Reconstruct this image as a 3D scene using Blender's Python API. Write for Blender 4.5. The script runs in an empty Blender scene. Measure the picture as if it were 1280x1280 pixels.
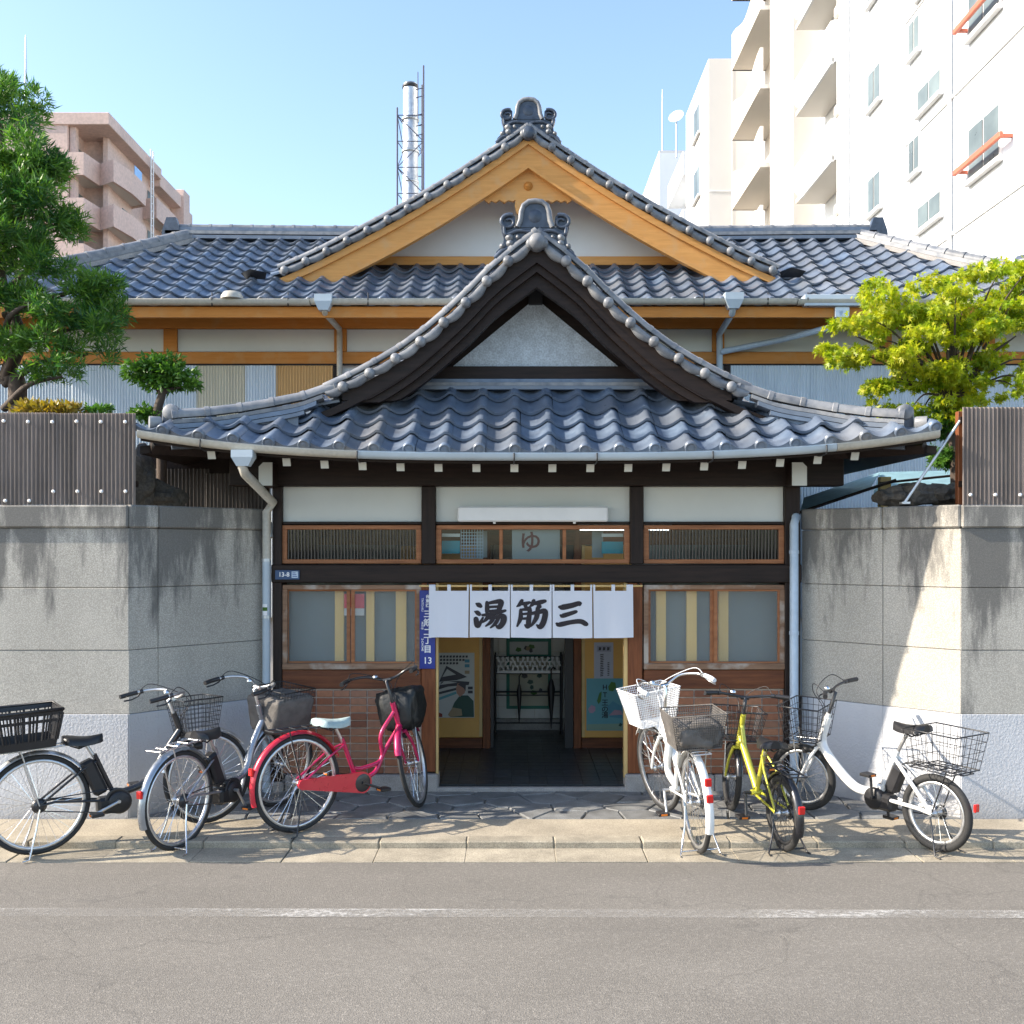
import bpy, bmesh, math, random
import numpy as np
from mathutils import Vector, Matrix
random.seed(7); RNG = np.random.default_rng(7)
R = math.radians; PI = math.pi
SC = bpy.context.scene; COL = SC.collection

# ------------------------------------------------------------------ camera, sky, sun, exposure
CAMY, CAMZ, FPX = -8.67, 2.0, 1300.0          # camera stands 8.67 m before the porch wall (y = 0)
cam = bpy.data.objects.new('camera', bpy.data.cameras.new('camera')); COL.objects.link(cam)
cam.location = (0, CAMY, CAMZ); cam.rotation_euler = (R(90), 0, 0)
cam.data.sensor_width = 36; cam.data.lens = 36*FPX/1280; cam.data.shift_y = 46/1280
cam.data.clip_start = 0.1; cam.data.clip_end = 3000
SC.camera = cam
SUN_EL, SUN_AZ = R(31), R(6.5)                # light travels +X and slightly +Y (grazing the street wall)
world = bpy.data.worlds.new('World'); SC.world = world; world.use_nodes = True
wn = world.node_tree.nodes; wl = world.node_tree.links
sky = wn.new('ShaderNodeTexSky'); sky.sky_type = 'NISHITA'; sky.sun_disc = False
sky.sun_elevation = SUN_EL; sky.sun_rotation = R(270) - SUN_AZ
sky.altitude = 0; sky.air_density = 1.0; sky.dust_density = 1.0; sky.ozone_density = 1.3
wn['Background'].inputs['Strength'].default_value = 0.15
wl.new(sky.outputs[0], wn['Background'].inputs['Color'])
sl = bpy.data.lights.new('sun', 'SUN'); sl.energy = 4.0; sl.angle = R(0.5); sl.color = (1.0, 0.89, 0.75)
sun = bpy.data.objects.new('sun', sl); COL.objects.link(sun)
d = Vector((math.cos(SUN_EL)*math.cos(SUN_AZ), math.cos(SUN_EL)*math.sin(SUN_AZ), -math.sin(SUN_EL)))
sun.rotation_euler = d.to_track_quat('-Z', 'Y').to_euler(); sun.location = (-20, -4, 15)
SC.view_settings.view_transform = 'Standard'; SC.view_settings.look = 'None'
SC.view_settings.gamma = 1; SC.view_settings.exposure = 1.36
SC.view_settings.use_curve_mapping = False
SC.render.engine = 'CYCLES'; SC.cycles.use_denoising = True
SC.cycles.max_bounces = 8; SC.cycles.transparent_max_bounces = 12

# ------------------------------------------------------------------ helpers
def W(px, py, Y):                              # a place at depth Y seen at a photo pixel
    D = Y-CAMY
    return Vector(((px-640)*D/FPX, Y, CAMZ-(py-686)*D/FPX))
def FX(px, Y=0): return (px-640)*(Y-CAMY)/FPX
def FZ(py, Y=0): return CAMZ-(py-686)*(Y-CAMY)/FPX

ORIG = {}
def tag(o, label=None, cat=None, group=None, kind=None):
    if label: o['label'] = label
    if cat: o['category'] = cat
    if group: o['group'] = group
    if kind: o['kind'] = kind
    return o
def thing(name, label, cat, loc=(0, 0, 0), group=None):
    o = bpy.data.objects.new(name, None); COL.objects.link(o)
    o.empty_display_size = .2; o.location = loc; ORIG[o] = Vector(loc)
    return tag(o, label, cat, group)
def link(name, me, parent=None, M=None):
    o = bpy.data.objects.new(name, me); COL.objects.link(o)
    if parent is not None:
        o.parent = parent
        if M is not None:
            M = M.copy(); M.translation = M.translation-ORIG[parent]; o.matrix_local = M
            ORIG[o] = ORIG[parent]+M.translation
        else: ORIG[o] = ORIG[parent].copy()
    elif M is not None:
        o.matrix_world = M; ORIG[o] = M.translation.copy()
    else: ORIG[o] = Vector((0, 0, 0))
    return o

class MB:
    def __init__(s): s.v = []; s.f = []; s.s = []; s.m = []; s.mi = 0
    def add(s, vs, fs, smooth=False):
        b = len(s.v); s.v += [tuple(v) for v in vs]
        for f in fs: s.f.append([i+b for i in f]); s.s.append(smooth); s.m.append(s.mi)
        return s
    def box(s, x0, x1, y0, y1, z0, z1, c=0.0, M=None):
        cx, cy, cz = (x0+x1)/2, (y0+y1)/2, (z0+z1)/2; hx, hy, hz = abs(x1-x0)/2, abs(y1-y0)/2, abs(z1-z0)/2
        c = min(c, hx*.45, hy*.45, hz*.45)
        if c <= 0:
            vs = [(cx+sx*hx, cy+sy*hy, cz+sz*hz) for sx in (-1, 1) for sy in (-1, 1) for sz in (-1, 1)]
            fs = [(0, 1, 3, 2), (4, 6, 7, 5), (0, 4, 5, 1), (2, 3, 7, 6), (0, 2, 6, 4), (1, 5, 7, 3)]
        else:
            vs = []; ix = {}
            for sx in (-1, 1):
                for sy in (-1, 1):
                    for sz in (-1, 1):
                        ix[sx, sy, sz] = len(vs)
                        vs += [(cx+sx*hx, cy+sy*(hy-c), cz+sz*(hz-c)), (cx+sx*(hx-c), cy+sy*hy, cz+sz*(hz-c)), (cx+sx*(hx-c), cy+sy*(hy-c), cz+sz*hz)]
            fs = []
            for q in (-1, 1):
                fs.append([ix[q, a, b] for a, b in ((-1, -1), (1, -1), (1, 1), (-1, 1))])
                fs.append([ix[a, q, b]+1 for a, b in ((-1, -1), (1, -1), (1, 1), (-1, 1))])
                fs.append([ix[a, b, q]+2 for a, b in ((-1, -1), (1, -1), (1, 1), (-1, 1))])
                for p in (-1, 1):
                    fs.append([ix[q, p, -1], ix[q, p, 1], ix[q, p, 1]+1, ix[q, p, -1]+1])
                    fs.append([ix[q, -1, p], ix[q, 1, p], ix[q, 1, p]+2, ix[q, -1, p]+2])
                    fs.append([ix[-1, q, p]+1, ix[1, q, p]+1, ix[1, q, p]+2, ix[-1, q, p]+2])
                    for r in (-1, 1): i = ix[q, p, r]; fs.append([i, i+1, i+2])
        if M is not None: vs = [M @ Vector(v) for v in vs]
        return s.add(vs, fs)
    def prism(s, pts, axis, a, b, smooth=False):          # closed outline extruded along an axis (pts in the other two, in order)
        def mk(p, t): return {'x': (t, p[0], p[1]), 'y': (p[0], t, p[1]), 'z': (p[0], p[1], t)}[axis]
        n = len(pts); vs = [mk(p, a) for p in pts]+[mk(p, b) for p in pts]
        s.add(vs, [list(range(n))[::-1], list(range(n, 2*n))])
        s.add(vs, [(i, (i+1) % n, n+(i+1) % n, n+i) for i in range(n)], smooth)
        return s
    def tube(s, pts, r, n=8, caps=True, closed=False, smooth=True):
        P = [Vector(p) for p in pts]; m = len(P)
        rr = list(r) if isinstance(r, (list, tuple)) else [r]*m
        T = []
        for i in range(m):
            a = P[(i-1) % m] if (closed or i > 0) else P[0]; b = P[(i+1) % m] if (closed or i < m-1) else P[-1]
            t = (b-a); T.append(t.normalized() if t.length > 1e-9 else Vector((0, 0, 1)))
        u = T[0].orthogonal().normalized(); vs = []
        for i in range(m):
            if i:
                u = u-T[i]*u.dot(T[i]); u = u.normalized() if u.length > 1e-6 else T[i].orthogonal().normalized()
            w = T[i].cross(u)
            for k in range(n):
                a = 2*PI*k/n+PI/n; vs.append(P[i]+(u*math.cos(a)+w*math.sin(a))*rr[i])
        fs = []
        for i in range(m if closed else m-1):
            j = (i+1) % m
            for k in range(n): fs.append((i*n+k, i*n+(k+1) % n, j*n+(k+1) % n, j*n+k))
        s.add(vs, fs, smooth and n > 4)
        if caps and not closed:
            s.add(vs[:n], [list(range(n))[::-1]]); s.add(vs[-n:], [list(range(n))])
        return s
    def grid(s, rows, smooth=True, flip=False):            # rows of points -> a sheet
        n = len(rows[0]); vs = [p for r in rows for p in r]
        fs = [(i*n+k, i*n+k+1, (i+1)*n+k+1, (i+1)*n+k) for i in range(len(rows)-1) for k in range(n-1)]
        if flip: fs = [f[::-1] for f in fs]
        return s.add(vs, fs, smooth)
    def lathe(s, prof, n=16, M=None, smooth=True):         # prof (r, z) round Z
        vs = [Vector((r*math.cos(2*PI*k/n), r*math.sin(2*PI*k/n), z)) for r, z in prof for k in range(n)]
        if M is not None: vs = [M @ v for v in vs]
        fs = [(i*n+k, i*n+(k+1) % n, (i+1)*n+(k+1) % n, (i+1)*n+k) for i in range(len(prof)-1) for k in range(n)]
        s.add(vs, fs, smooth)
        for i, rev in (() if prof[0] == prof[-1] or (abs(prof[0][0]-prof[-1][0]) < 1e-4 and abs(prof[0][1]-prof[-1][1]) < 1e-4) else ((0, 1), (len(prof)-1, 0))):
            if prof[i][0] > 1e-5:
                c = list(range(i*n, i*n+n)); s.add(vs, []) if False else s.add([vs[q] for q in c], [list(range(n))[::-1] if rev else list(range(n))])
        return s
    def mesh(s, name, mats, off=None, recalc=True):
        me = bpy.data.meshes.new(name)
        vs = s.v if off is None or off.length == 0 else [(v[0]-off[0], v[1]-off[1], v[2]-off[2]) for v in s.v]
        me.from_pydata(vs, [], s.f)
        for m in (mats if isinstance(mats, (list, tuple)) else [mats]): me.materials.append(m)
        me.polygons.foreach_set('use_smooth', s.s); me.polygons.foreach_set('material_index', s.m)
        if recalc:
            bm = bmesh.new(); bm.from_mesh(me); bmesh.ops.recalc_face_normals(bm, faces=bm.faces); bm.to_mesh(me); bm.free()
        me.update(); return me
    def build(s, name, mats, parent=None, label=None, kind=None, recalc=True):
        off = ORIG[parent] if parent is not None else None
        o = link(name, s.mesh(name, mats, off, recalc), parent)
        if label: o['label'] = label
        if kind: o['kind'] = kind
        return o
def catmull(P, n=8, closed=False):
    P = [Vector(p) for p in P]; out = []; m = len(P)
    for i in range(m if closed else m-1):
        p1, p2 = P[i], P[(i+1) % m]
        p0 = P[i-1] if (closed or i > 0) else p1*2-p2
        p3 = P[(i+2) % m] if (closed or i < m-2) else p2*2-p1
        for k in range(n):
            t = k/n; out.append(.5*((2*p1)+(p2-p0)*t+(2*p0-5*p1+4*p2-p3)*t*t+(3*p1-p0-3*p2+p3)*t**3))
    if not closed: out.append(P[-1].copy())
    return out
def interp(x, tab):
    if x <= tab[0][0]: return tab[0][1]
    for (a, b), (c, e) in zip(tab, tab[1:]):
        if x <= c: return b+(e-b)*(x-a)/(c-a)
    (a, b), (c, e) = tab[-2:]; return e+(e-b)/(c-a)*(x-c)

# ------------------------------------------------------------------ materials
def nodes_of(name):
    m = bpy.data.materials.new(name); m.use_nodes = True
    nt = m.node_tree; return m, nt.nodes, nt.links, nt.nodes['Principled BSDF']
def coord(N, L, space, scale):
    mp = N.new('ShaderNodeMapping'); mp.inputs['Scale'].default_value = scale if isinstance(scale, (tuple, list)) else (scale,)*3
    if space == 'pos': g = N.new('ShaderNodeNewGeometry'); L.new(g.outputs['Position'], mp.inputs[0])
    else: g = N.new('ShaderNodeTexCoord'); L.new(g.outputs['Object'], mp.inputs[0])
    return mp.outputs[0]
def noise(N, L, vec, scale=1, detail=4, rough=.55):
    n = N.new('ShaderNodeTexNoise'); n.inputs['Scale'].default_value = scale; n.inputs['Detail'].default_value = detail
    n.inputs['Roughness'].default_value = rough; L.new(vec, n.inputs['Vector']); return n.outputs['Fac']
def ramp(N, L, fac, stops):
    r = N.new('ShaderNodeValToRGB'); e = r.color_ramp.elements
    while len(e) < len(stops): e.new(.5)
    for i, (p, c) in enumerate(stops):
        e[i].position = p; e[i].color = (c if isinstance(c, (tuple, list)) else (c, c, c))[:3]+(1,) if isinstance(c, (tuple, list)) else (c, c, c, 1)
    L.new(fac, r.inputs[0]); return r.outputs[0]
def mixc(N, L, fac, a, b, mode='MIX'):
    m = N.new('ShaderNodeMix'); m.data_type = 'RGBA'; m.blend_type = mode
    for sock, v in ((m.inputs[0], fac), (m.inputs[6], a), (m.inputs[7], b)):
        if hasattr(v, 'links') or hasattr(v, 'is_linked'): L.new(v, sock)
        elif isinstance(v, (int, float)): sock.default_value = v
        else: sock.default_value = tuple(v[:3])+(1,)
    return m.outputs[2]
def bump(N, L, P, h, strength=.3, dist=.01):
    b = N.new('ShaderNodeBump'); b.inputs['Strength'].default_value = strength; b.inputs['Distance'].default_value = dist
    L.new(h, b.inputs['Height']); L.new(b.outputs[0], P.inputs['Normal']); return b
def sc(c, k): return tuple(min(1, x*k) for x in c)
def mk(name, col, rough=.6, metal=0.0, var=.18, vs=6.0, fine=.0, fs=120., bmp=0., bs=80., space='pos', rnd=0., spec=.5, coat=0., stretch=None):
    m, N, L, P = nodes_of(name)
    P.inputs['Roughness'].default_value = rough; P.inputs['Metallic'].default_value = metal
    P.inputs['Specular IOR Level'].default_value = spec; P.inputs['Coat Weight'].default_value = coat
    sv = tuple(vs*s for s in stretch) if stretch else vs
    n1 = noise(N, L, coord(N, L, space, sv), 1, 5)
    c = mixc(N, L, ramp(N, L, n1, [(.3, 0), (.7, 1)]), sc(col, 1-var), sc(col, 1+var))
    if fine:
        n2 = noise(N, L, coord(N, L, space, fs), 1, 2)
        c = mixc(N, L, fine, c, ramp(N, L, n2, [(.35, .12), (.65, 1.0)]), 'MULTIPLY')
    if rnd:
        oi = N.new('ShaderNodeObjectInfo'); c = mixc(N, L, 1.0, c, ramp(N, L, oi.outputs['Random'], [(0, 1-rnd), (1, 1.0)]), 'MULTIPLY')
    L.new(c, P.inputs['Base Color'])
    rr = ramp(N, L, n1, [(.2, max(.03, rough-.08)), (.8, min(1, rough+.1))]); L.new(rr, P.inputs['Roughness'])
    if bmp:
        sb = tuple(bs*s for s in stretch) if stretch else bs
        bump(N, L, P, noise(N, L, coord(N, L, space, sb), 1, 3), bmp, .008)
    return m
def wood(name, c1, c2, axis='z', rough=.6, sc_=9., worn=None):
    m, N, L, P = nodes_of(name)
    st = {'z': (sc_*3, sc_*3, sc_*.25), 'x': (sc_*.25, sc_*3, sc_*3), 'y': (sc_*3, sc_*.25, sc_*3)}[axis]
    v = coord(N, L, 'pos', st); n = noise(N, L, v, 1.2, 6, .65)
    c = mixc(N, L, ramp(N, L, n, [(.3, 0), (.7, 1)]), c1, c2)
    if worn:
        n2 = noise(N, L, coord(N, L, 'pos', 5.), 1, 5); c = mixc(N, L, ramp(N, L, n2, [(.52, 0), (.68, 1)]), c, worn)
    L.new(c, P.inputs['Base Color']); P.inputs['Roughness'].default_value = rough; P.inputs['Specular IOR Level'].default_value = .25
    bump(N, L, P, n, .35, .004); return m

M = {}
M['plaster'] = mk('plaster', (.74, .75, .74), .85, var=.05, vs=1.5, bmp=.05, bs=90)
M['plaster_old'] = mk('plaster_old', (.60, .66, .70), .85, var=.14, vs=14, fine=.35, fs=70, bmp=.3, bs=60)
M['panel_white'] = mk('panel_white', (.62, .64, .60), .75, var=.05, vs=2)
M['ochre'] = wood('ochre', (.56, .26, .07), (.70, .34, .10), 'x', .5, worn=(.60, .32, .12))
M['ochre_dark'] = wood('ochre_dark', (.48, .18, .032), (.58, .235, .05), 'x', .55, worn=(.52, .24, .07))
M['dark_wood'] = wood('dark_wood', (.012, .0075, .006), (.03, .018, .0135), 'x', .55)
M['dark_wood_v'] = wood('dark_wood_v', (.012, .0075, .006), (.03, .018, .0135), 'z', .55)
M['brown_wood'] = wood('brown_wood', (.10, .032, .013), (.25, .085, .032), 'z', .5)
M['brown_wood_h'] = wood('brown_wood_h', (.075, .026, .013), (.20, .072, .03), 'x', .55)
M['frame_wood'] = wood('frame_wood', (.22, .085, .035), (.40, .17, .075), 'x', .5)
M['worn_wood'] = wood('worn_wood', (.16, .09, .055), (.30, .18, .11), 'x', .7, worn=(.42, .36, .30))
M['ochre_panel'] = mk('ochre_panel', (.62, .34, .085), .55, var=.12, vs=2)
M['pale_trim'] = mk('pale_trim', (.58, .40, .16), .5, var=.1)
M['iron'] = mk('iron', (.02, .02, .022), .5, var=.2)
M['gutter_cream'] = mk('gutter_cream', (.48, .45, .38), .45, var=.12, vs=3, fine=.15, fs=30)
M['gutter_blue'] = mk('gutter_blue', (.42, .49, .54), .4, var=.1, vs=3)
M['pipe_blue'] = mk('pipe_blue', (.46, .56, .66), .4, var=.08, vs=3, fine=.1, fs=25)
M['galv'] = mk('galv', (.55, .58, .60), .38, metal=.7, var=.12, vs=12)
M['stone'] = mk('stone', (.36, .34, .32), .8, var=.15, vs=9, fine=.4, fs=160, bmp=.2, bs=120)
M['chrome'] = mk('chrome', (.72, .72, .72), .22, metal=1, var=.06, vs=30, space='obj')
M['alu'] = mk('alu', (.60, .61, .62), .35, metal=.9, var=.08, vs=30, space='obj')
M['rubber'] = mk('rubber', (.022, .022, .022), .75, var=.25, vs=40, space='obj')
M['tan_rubber'] = mk('tan_rubber', (.28, .25, .2), .75, var=.2, vs=40, space='obj')
M['black_plastic'] = mk('black_plastic', (.018, .018, .02), .42, var=.2, space='obj')
M['black_metal'] = mk('black_metal', (.02, .021, .024), .35, var=.15, space='obj', coat=.3)
M['red_lens'] = mk('red_lens', (.65, .012, .01), .15, var=.05, space='obj', coat=.5)
M['orange_lens'] = mk('orange_lens', (.85, .22, .02), .2, var=.05, space='obj', coat=.5)
M['ink'] = mk('ink', (.022, .018, .022), .8, var=.1)
M['white_paint'] = mk('white_paint', (.78, .78, .77), .5, var=.04)
M['sign_blue'] = mk('sign_blue', (.012, .028, .22), .35, var=.06)
M['plate_blue'] = mk('plate_blue', (.02, .06, .15), .35, var=.06)

def roof_tile_mat():
    m, N, L, P = nodes_of('roof_tile_clay')
    oi = N.new('ShaderNodeObjectInfo')
    n1 = noise(N, L, coord(N, L, 'pos', 9.), 1, 5); n2 = noise(N, L, coord(N, L, 'pos', 1.3), 1, 3)
    c = mixc(N, L, ramp(N, L, n1, [(.32, 0), (.7, 1)]), (.07, .105, .165), (.165, .22, .30))
    c = mixc(N, L, ramp(N, L, oi.outputs['Random'], [(0, 0), (1, .85)]), c, (.135, .15, .175))
    c = mixc(N, L, ramp(N, L, n2, [(.5, 0), (.72, .45)]), c, (.24, .225, .20))
    L.new(c, P.inputs['Base Color']); P.inputs['Specular IOR Level'].default_value = .6
    L.new(ramp(N, L, n1, [(.25, .26), (.75, .48)]), P.inputs['Roughness'])
    P.inputs['Metallic'].default_value = .15
    bump(N, L, P, noise(N, L, coord(N, L, 'pos', 60.), 1, 3), .12, .005); return m
M['tile'] = roof_tile_mat()
def ridge_mat():
    m, N, L, P = nodes_of('ridge_clay')
    n1 = noise(N, L, coord(N, L, 'pos', 11.), 1, 5)
    c = mixc(N, L, ramp(N, L, n1, [(.3, 0), (.7, 1)]), (.13, .145, .17), (.30, .30, .30))
    oi = N.new('ShaderNodeObjectInfo'); c = mixc(N, L, 1.0, c, ramp(N, L, oi.outputs['Random'], [(0, .7), (1, 1.0)]), 'MULTIPLY')
    L.new(c, P.inputs['Base Color']); P.inputs['Roughness'].default_value = .42
    bump(N, L, P, noise(N, L, coord(N, L, 'pos', 55.), 1, 3), .15, .005); return m
M['ridge'] = ridge_mat()
M['oni'] = mk('oni_clay', (.05, .065, .092), .36, var=.4, vs=14, bmp=.1, bs=60)

def wall_mat(name, paint=False, dark=0.0):
    m, N, L, P = nodes_of(name)
    pos = coord(N, L, 'pos', 1.)
    sp = N.new('ShaderNodeSeparateXYZ'); L.new(pos, sp.inputs[0])
    big = noise(N, L, coord(N, L, 'pos', (1.6, 1.6, .9)), 1, 5)
    streak = noise(N, L, coord(N, L, 'pos', (4.2, 4.2, .75)), 1, 6, .68)
    vor = N.new('ShaderNodeTexVoronoi'); vor.inputs['Scale'].default_value = 95; L.new(pos, vor.inputs['Vector'])
    fine = noise(N, L, coord(N, L, 'pos', 190.), 1, 2)
    if paint:
        c = mixc(N, L, ramp(N, L, big, [(.4, 0), (.75, .5)]), (.54, .55, .57), (.36, .36, .36))
        grime = N.new('ShaderNodeMapRange'); L.new(sp.outputs[2], grime.inputs[0])
        for i, v in ((1, 0.), (2, .22), (3, .75), (4, 0.)): grime.inputs[i].default_value = v
        g2 = N.new('ShaderNodeMath'); g2.operation = 'MULTIPLY'; L.new(grime.outputs[0], g2.inputs[0]); L.new(streak, g2.inputs[1])
        c = mixc(N, L, g2.outputs[0], c, (.2, .18, .16))
        h = noise(N, L, coord(N, L, 'pos', 58.), 1, 4, .6); bump(N, L, P, h, .6, .012)
    else:
        c = mixc(N, L, ramp(N, L, big, [(.3, 0), (.7, 1)]), (.47, .44, .38), (.62, .58, .505))
        spk = ramp(N, L, vor.outputs['Distance'], [(.0, 1.25), (.55, .72)])
        c = mixc(N, L, .8, c, spk, 'MULTIPLY')
        c = mixc(N, L, .5, c, ramp(N, L, fine, [(.3, .35), (.65, 1.1)]), 'MULTIPLY')
        # dark lichen and rain stains running down from the cap
        top = N.new('ShaderNodeMapRange'); L.new(sp.outputs[2], top.inputs[0])
        for i, v in ((1, 1.0), (2, 2.3), (3, -.12+dark), (4, .17+dark)): top.inputs[i].default_value = v
        a = N.new('ShaderNodeMath'); a.operation = 'ADD'; L.new(streak, a.inputs[0]); L.new(top.outputs[0], a.inputs[1])
        c = mixc(N, L, ramp(N, L, a.outputs[0], [(.53, 0), (.66, .78)]), c, (.085, .083, .078))
        bump(N, L, P, fine, .35, .004)
    L.new(c, P.inputs['Base Color']); P.inputs['Roughness'].default_value = .88; return m
M['wall'] = wall_mat('pebble_wall'); M['wall_stained'] = wall_mat('pebble_wall_stained', dark=.085)
M['wall_paint'] = wall_mat('painted_wall', True)
M['cap'] = wall_mat('wall_cap', dark=-.01)

def asphalt_mat():
    m, N, L, P = nodes_of('asphalt')
    pos = coord(N, L, 'pos', 1.)
    v = N.new('ShaderNodeTexVoronoi'); v.inputs['Scale'].default_value = 130; L.new(pos, v.inputs['Vector'])
    f = noise(N, L, coord(N, L, 'pos', 160.), 1, 3); b = noise(N, L, coord(N, L, 'pos', (.7, 1.6, 1)), 1, 5)
    tr = noise(N, L, coord(N, L, 'pos', (.12, 2.2, 1)), 1, 3)
    c = mixc(N, L, ramp(N, L, b, [(.3, 0), (.7, 1)]), (.172, .158, .136), (.205, .189, .164))
    c = mixc(N, L, ramp(N, L, tr, [(.45, 0), (.7, .35)]), c, (.152, .141, .124))
    bw = N.new('ShaderNodeSeparateColor'); L.new(v.outputs['Color'], bw.inputs[0])
    c = mixc(N, L, .6, c, ramp(N, L, bw.outputs[0], [(.1, .72), (.8, 1.0), (.97, 1.5)]), 'MULTIPLY')
    c = mixc(N, L, .4, c, ramp(N, L, f, [(.32, .45), (.62, 1.1)]), 'MULTIPLY')
    # oil spots and hairline cracks
    st = noise(N, L, coord(N, L, 'pos', (1.9, 2.6, 1)), 1, 4, .6); c = mixc(N, L, ramp(N, L, st, [(.66, 0), (.76, .45)]), c, (.085, .08, .075))
    wp = N.new('ShaderNodeTexVoronoi'); wp.feature = 'DISTANCE_TO_EDGE'; wp.inputs['Scale'].default_value = .55
    dn = N.new('ShaderNodeTexNoise'); dn.inputs['Scale'].default_value = 2.2; dn.inputs['Detail'].default_value = 6; L.new(pos, dn.inputs['Vector'])
    ad = N.new('ShaderNodeVectorMath'); ad.operation = 'MULTIPLY_ADD'; ad.inputs[1].default_value = (.7, .7, .7); L.new(dn.outputs['Color'], ad.inputs[0]); L.new(pos, ad.inputs[2]); L.new(ad.outputs[0], wp.inputs['Vector'])
    c = mixc(N, L, ramp(N, L, wp.outputs['Distance'], [(.0, .32), (.006, 0)]), c, (.06, .056, .05))
    L.new(c, P.inputs['Base Color']); P.inputs['Roughness'].default_value = .85
    bump(N, L, P, v.outputs['Distance'], .35, .006); return m
M['asphalt'] = asphalt_mat()
M['concrete'] = mk('concrete', (.42, .365, .275), .85, var=.2, vs=2.5, fine=.45, fs=150, bmp=.25, bs=110)
M['kerb'] = mk('kerb_concrete', (.42, .37, .28), .85, var=.25, vs=5, fine=.45, fs=140, bmp=.3, bs=100, rnd=.18)
M['flag'] = mk('flagstone', (.25, .255, .25), .62, var=.3, vs=6, fine=.35, fs=120, bmp=.25, bs=70, rnd=.28)
M['soil'] = mk('soil', (.07, .055, .04), .9, var=.4, vs=8, fine=.5, fs=60, bmp=.5, bs=40)
def paint_line_mat():
    m, N, L, P = nodes_of('worn_road_paint')
    P.inputs['Base Color'].default_value = (.62, .61, .58, 1); P.inputs['Roughness'].default_value = .7
    n = noise(N, L, coord(N, L, 'pos', (24, 32, 1)), 1, 6, .75); b = noise(N, L, coord(N, L, 'pos', (1.1, 3., 1)), 1, 4)
    a = N.new('ShaderNodeMath'); a.operation = 'ADD'; L.new(n, a.inputs[0]); L.new(b, a.inputs[1])
    h2 = N.new('ShaderNodeMath'); h2.operation = 'MULTIPLY'; h2.inputs[1].default_value = .5; L.new(a.outputs[0], h2.inputs[0])
    L.new(ramp(N, L, h2.outputs[0], [(.46, .05), (.55, .18), (.67, .8)]), P.inputs['Alpha']); return m
M['road_paint'] = paint_line_mat()
def wall_tile_mat():
    m, N, L, P = nodes_of('brown_wall_tile')
    oi = N.new('ShaderNodeObjectInfo')
    c = ramp(N, L, oi.outputs['Random'], [(0, (.17, .06, .03)), (.35, (.28, .105, .05)), (.7, (.37, .16, .08)), (1, (.26, .13, .08))])
    n = noise(N, L, coord(N, L, 'pos', 30.), 1, 4); c = mixc(N, L, .35, c, ramp(N, L, n, [(.3, .4), (.7, 1.2)]), 'MULTIPLY')
    L.new(c, P.inputs['Base Color']); P.inputs['Roughness'].default_value = .42; return m
M['wall_tile'] = wall_tile_mat()
M['grout'] = mk('grout', (.50, .43, .36), .9, var=.12, vs=8)
def frosted_mat():
    m, N, L, P = nodes_of('frosted_glass')
    P.inputs['Base Color'].default_value = (.90, .92, .90, 1); P.inputs['Roughness'].default_value = .23
    P.inputs['IOR'].default_value = 1.2; P.inputs['Transmission Weight'].default_value = .93; return m
M['frosted'] = frosted_mat()
def pane_mat(name, fac, col=(.85, .9, .95), rough=.03):
    m, N, L, P = nodes_of(name); N.remove(P)
    g = N.new('ShaderNodeBsdfGlossy'); g.inputs[0].default_value = col+(1,); g.inputs['Roughness'].default_value = rough
    t = N.new('ShaderNodeBsdfTransparent'); t.inputs[0].default_value = (.86, .9, .9, 1)
    lw = N.new('ShaderNodeLayerWeight'); lw.inputs[0].default_value = .12
    mr = N.new('ShaderNodeMapRange'); L.new(lw.outputs['Fresnel'], mr.inputs[0]); mr.inputs[3].default_value = fac; mr.inputs[4].default_value = .9
    x = N.new('ShaderNodeMixShader'); L.new(mr.outputs[0], x.inputs[0]); L.new(t.outputs[0], x.inputs[1]); L.new(g.outputs[0], x.inputs[2])
    L.new(x.outputs[0], N['Material Output'].inputs[0]); return m
M['glass'] = pane_mat('clear_glass', .02)
M['far_glass'] = mk('far_glass', (.13, .16, .16), .3, var=.4, vs=.8, spec=.3)
def sheet_mat(name, col, trans, rough=.5, var=.12, streak=True):
    m, N, L, P = nodes_of(name)
    n = noise(N, L, coord(N, L, 'pos', (9, 9, .8)), 1, 5); c = mixc(N, L, ramp(N, L, n, [(.3, 0), (.72, 1)]), sc(col, 1-var*1.6), sc(col, 1+var))
    L.new(c, P.inputs['Base Color']); P.inputs['Roughness'].default_value = rough
    if trans:
        t = N.new('ShaderNodeBsdfTranslucent'); L.new(c, t.inputs[0]); x = N.new('ShaderNodeMixShader'); x.inputs[0].default_value = trans
        L.new(P.outputs[0], x.inputs[1]); L.new(t.outputs[0], x.inputs[2]); L.new(x.outputs[0], N['Material Output'].inputs[0])
    return m
M['sheet_brown'] = sheet_mat('brown_sheet', (.26, .215, .19), .35, .45, .3)
M['sheet_dark'] = sheet_mat('dark_sheet', (.10, .085, .075), .2, .5, .3)
M['sheet_white'] = sheet_mat('white_sheet', (.60, .66, .70), .0, .5, .06)
M['sheet_cream'] = sheet_mat('cream_sheet', (.60, .54, .40), .0, .5, .08)
M['sheet_ochre'] = sheet_mat('ochre_sheet', (.62, .36, .13), .0, .5, .08)
M['sheet_blue'] = sheet_mat('blue_sheet', (.35, .58, .66), .35, .35, .1)
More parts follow.
